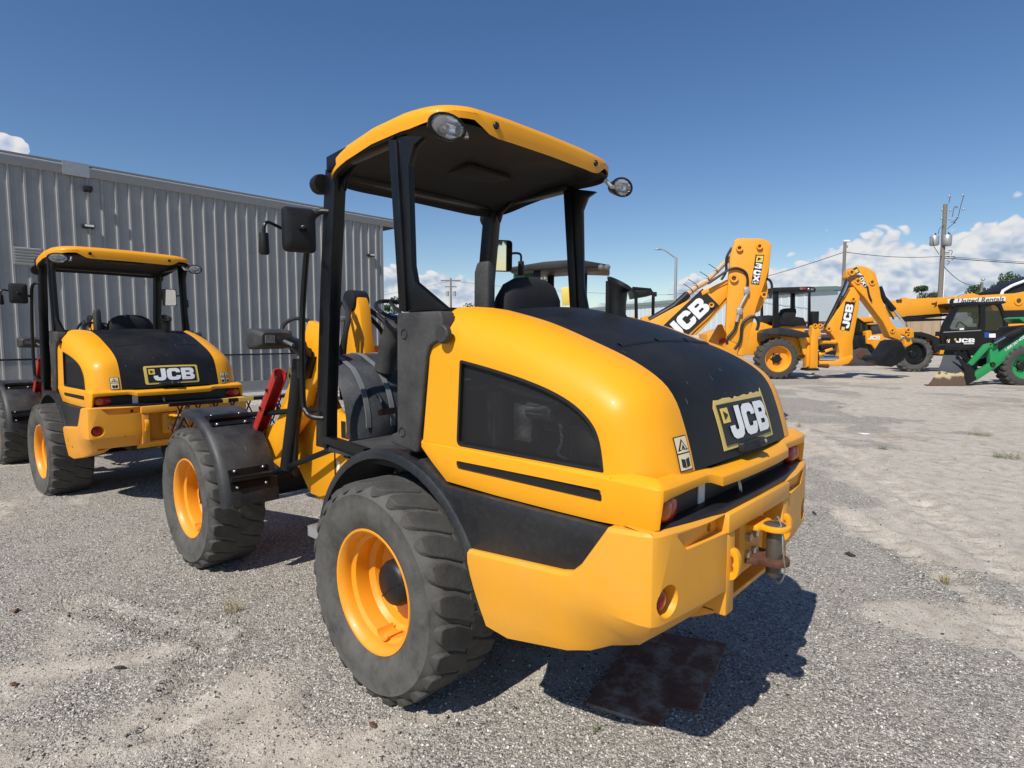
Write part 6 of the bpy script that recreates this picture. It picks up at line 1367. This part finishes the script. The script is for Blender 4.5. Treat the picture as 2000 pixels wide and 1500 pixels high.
tree('oak_tree', 'small round tree behind the steering wheel in the loader cab', gp(905, 150), (657-597)*150/FPX+1.7, 7, 2500, .25, .9, 'trees beyond the yard')
for k, (x, y, h) in enumerate(((-38, 8, 13), (-40, 16, 15), (-36, 0, 11))):
    tree('oak_tree', ['broad tree mirrored in the right-hand mirror of the front loader', 'tallest tree behind the viewer, mirrored in the cab mirror', 'lower tree at the yard edge behind the viewer'][k], (x, y, 0), h, 11, 5000, .3, .8, 'trees behind the viewer')
# ---------------- weeds, twigs, small litter on the yard
grassm = {n: plain(n, c, .7, var=.3) for n, c in (('dry grass', (.30, .25, .12)), ('green weed', (.12, .15, .04)))}
def weed(label, px, py, n, h, sp, kind, name='weed'):
    x, y = gpt(px, py); z = float(gheight(np.array([x]), np.array([y]))[0]); mb = MB()
    for k in range(n):
        a = random.uniform(0, 6.28); l = h*random.uniform(.4, 1.1); o = random.uniform(.2, 1)*sp; w = .0015
        b = Vector((random.uniform(-1, 1)*sp*.35, random.uniform(-1, 1)*sp*.35, 0)); t = b+Vector((o*math.cos(a), o*math.sin(a), l)); m_ = b.lerp(t, .5)+Vector((0, 0, l*.18)); s_ = Vector((-math.sin(a), math.cos(a), 0))*w
        mb.add([b-s_, b+s_, m_+s_*.8, m_-s_*.8, t], [(0, 1, 2, 3), (3, 2, 4)])
    r = tag(empty(name, (x, y, z)), label, 'weed', 'weeds growing in the yard'); mb.build('blades', grassm[kind], r, smooth=0)
weed('dry grass tuft between the two near wheels in the gravel', 455, 1195, 55, .085, .13, 'dry grass')
weed('small dry grass clump in the sand at the right of the bumper shadow', 1845, 1140, 70, .07, .07, 'dry grass')
weed('thin weed at the lower right of the rusty plate shadow', 1165, 1428, 20, .04, .04, 'green weed')
weed('sparse weed by the right hood corner', 1560, 832, 60, .14, .14, 'dry grass')
weed('weedy patch at the right edge of the sandy ground, upper', 1915, 850, 120, .13, .45, 'dry grass'); weed('weedy patch at the right edge of the sandy ground, lower', 1965, 895, 120, .13, .4, 'green weed')
weed('low weed patch in the sand midway to the green loader', 1640, 795, 60, .10, .25, 'dry grass'); weed('low weed clump left of the sandy tyre track', 1725, 878, 60, .07, .12, 'green weed')
weed('faint green weed patch near the right edge under the green loader', 1975, 785, 90, .10, .7, 'green weed')
def litter(label, px, py, l, w, mt, name, cat):
    x, y = gpt(px, py); z = float(gheight(np.array([x]), np.array([y]))[0]); a = random.uniform(0, 3.1)
    P = [Vector((-l/2, 0, .004)), Vector((-l*.2, w*.3, .012)), Vector((l*.15, -w*.2, .008)), Vector((l/2, w*.1, .006))]
    o = MB().loft([[p+Vector((0, -w*k, 0)), p+Vector((0, w*k*.6, .006)), p+Vector((0, w*k, -.004))] for p, k in zip(P, (.3, .8, 1, .2))]).build(name, mt, None, (x, y, z+.004)); o.rotation_euler = (0, 0, a); tag(o, label, cat)
brn = plain('dry leaf', (.14, .075, .04), .8, var=.4); drk = plain('dark twig', (.04, .03, .025), .8)
for lb, px, py, l, w, mt, n, c in (('curled brown leaf on the gravel at the left edge', 30, 1195, .06, .016, brn, 'dry_leaf', 'leaf'), ('brown leaf scrap below the left edge of the rear tyre', 728, 1420, .045, .014, brn, 'dry_leaf', 'leaf'), ('dark twig lying on gravel left of the sandy patch', 235, 1308, .06, .012, drk, 'twig', 'twig'),
                             ('dark twig beside the bumper on the sand', 1590, 1005, .10, .014, drk, 'twig', 'twig'), ('dark bark scrap on the sand right of the tow hitch', 1660, 1085, .08, .03, drk, 'bark_scrap', 'bark'), ('brown leaf at the lower left of the gravel', 27, 1340, .04, .014, brn, 'dry_leaf', 'leaf'), ('white paper scrap lying on the far sandy ground', 1687, 848, .16, .09, M['white'], 'paper_scrap', 'paper')):
    litter(lb, px, py, l, w, mt, n, c)
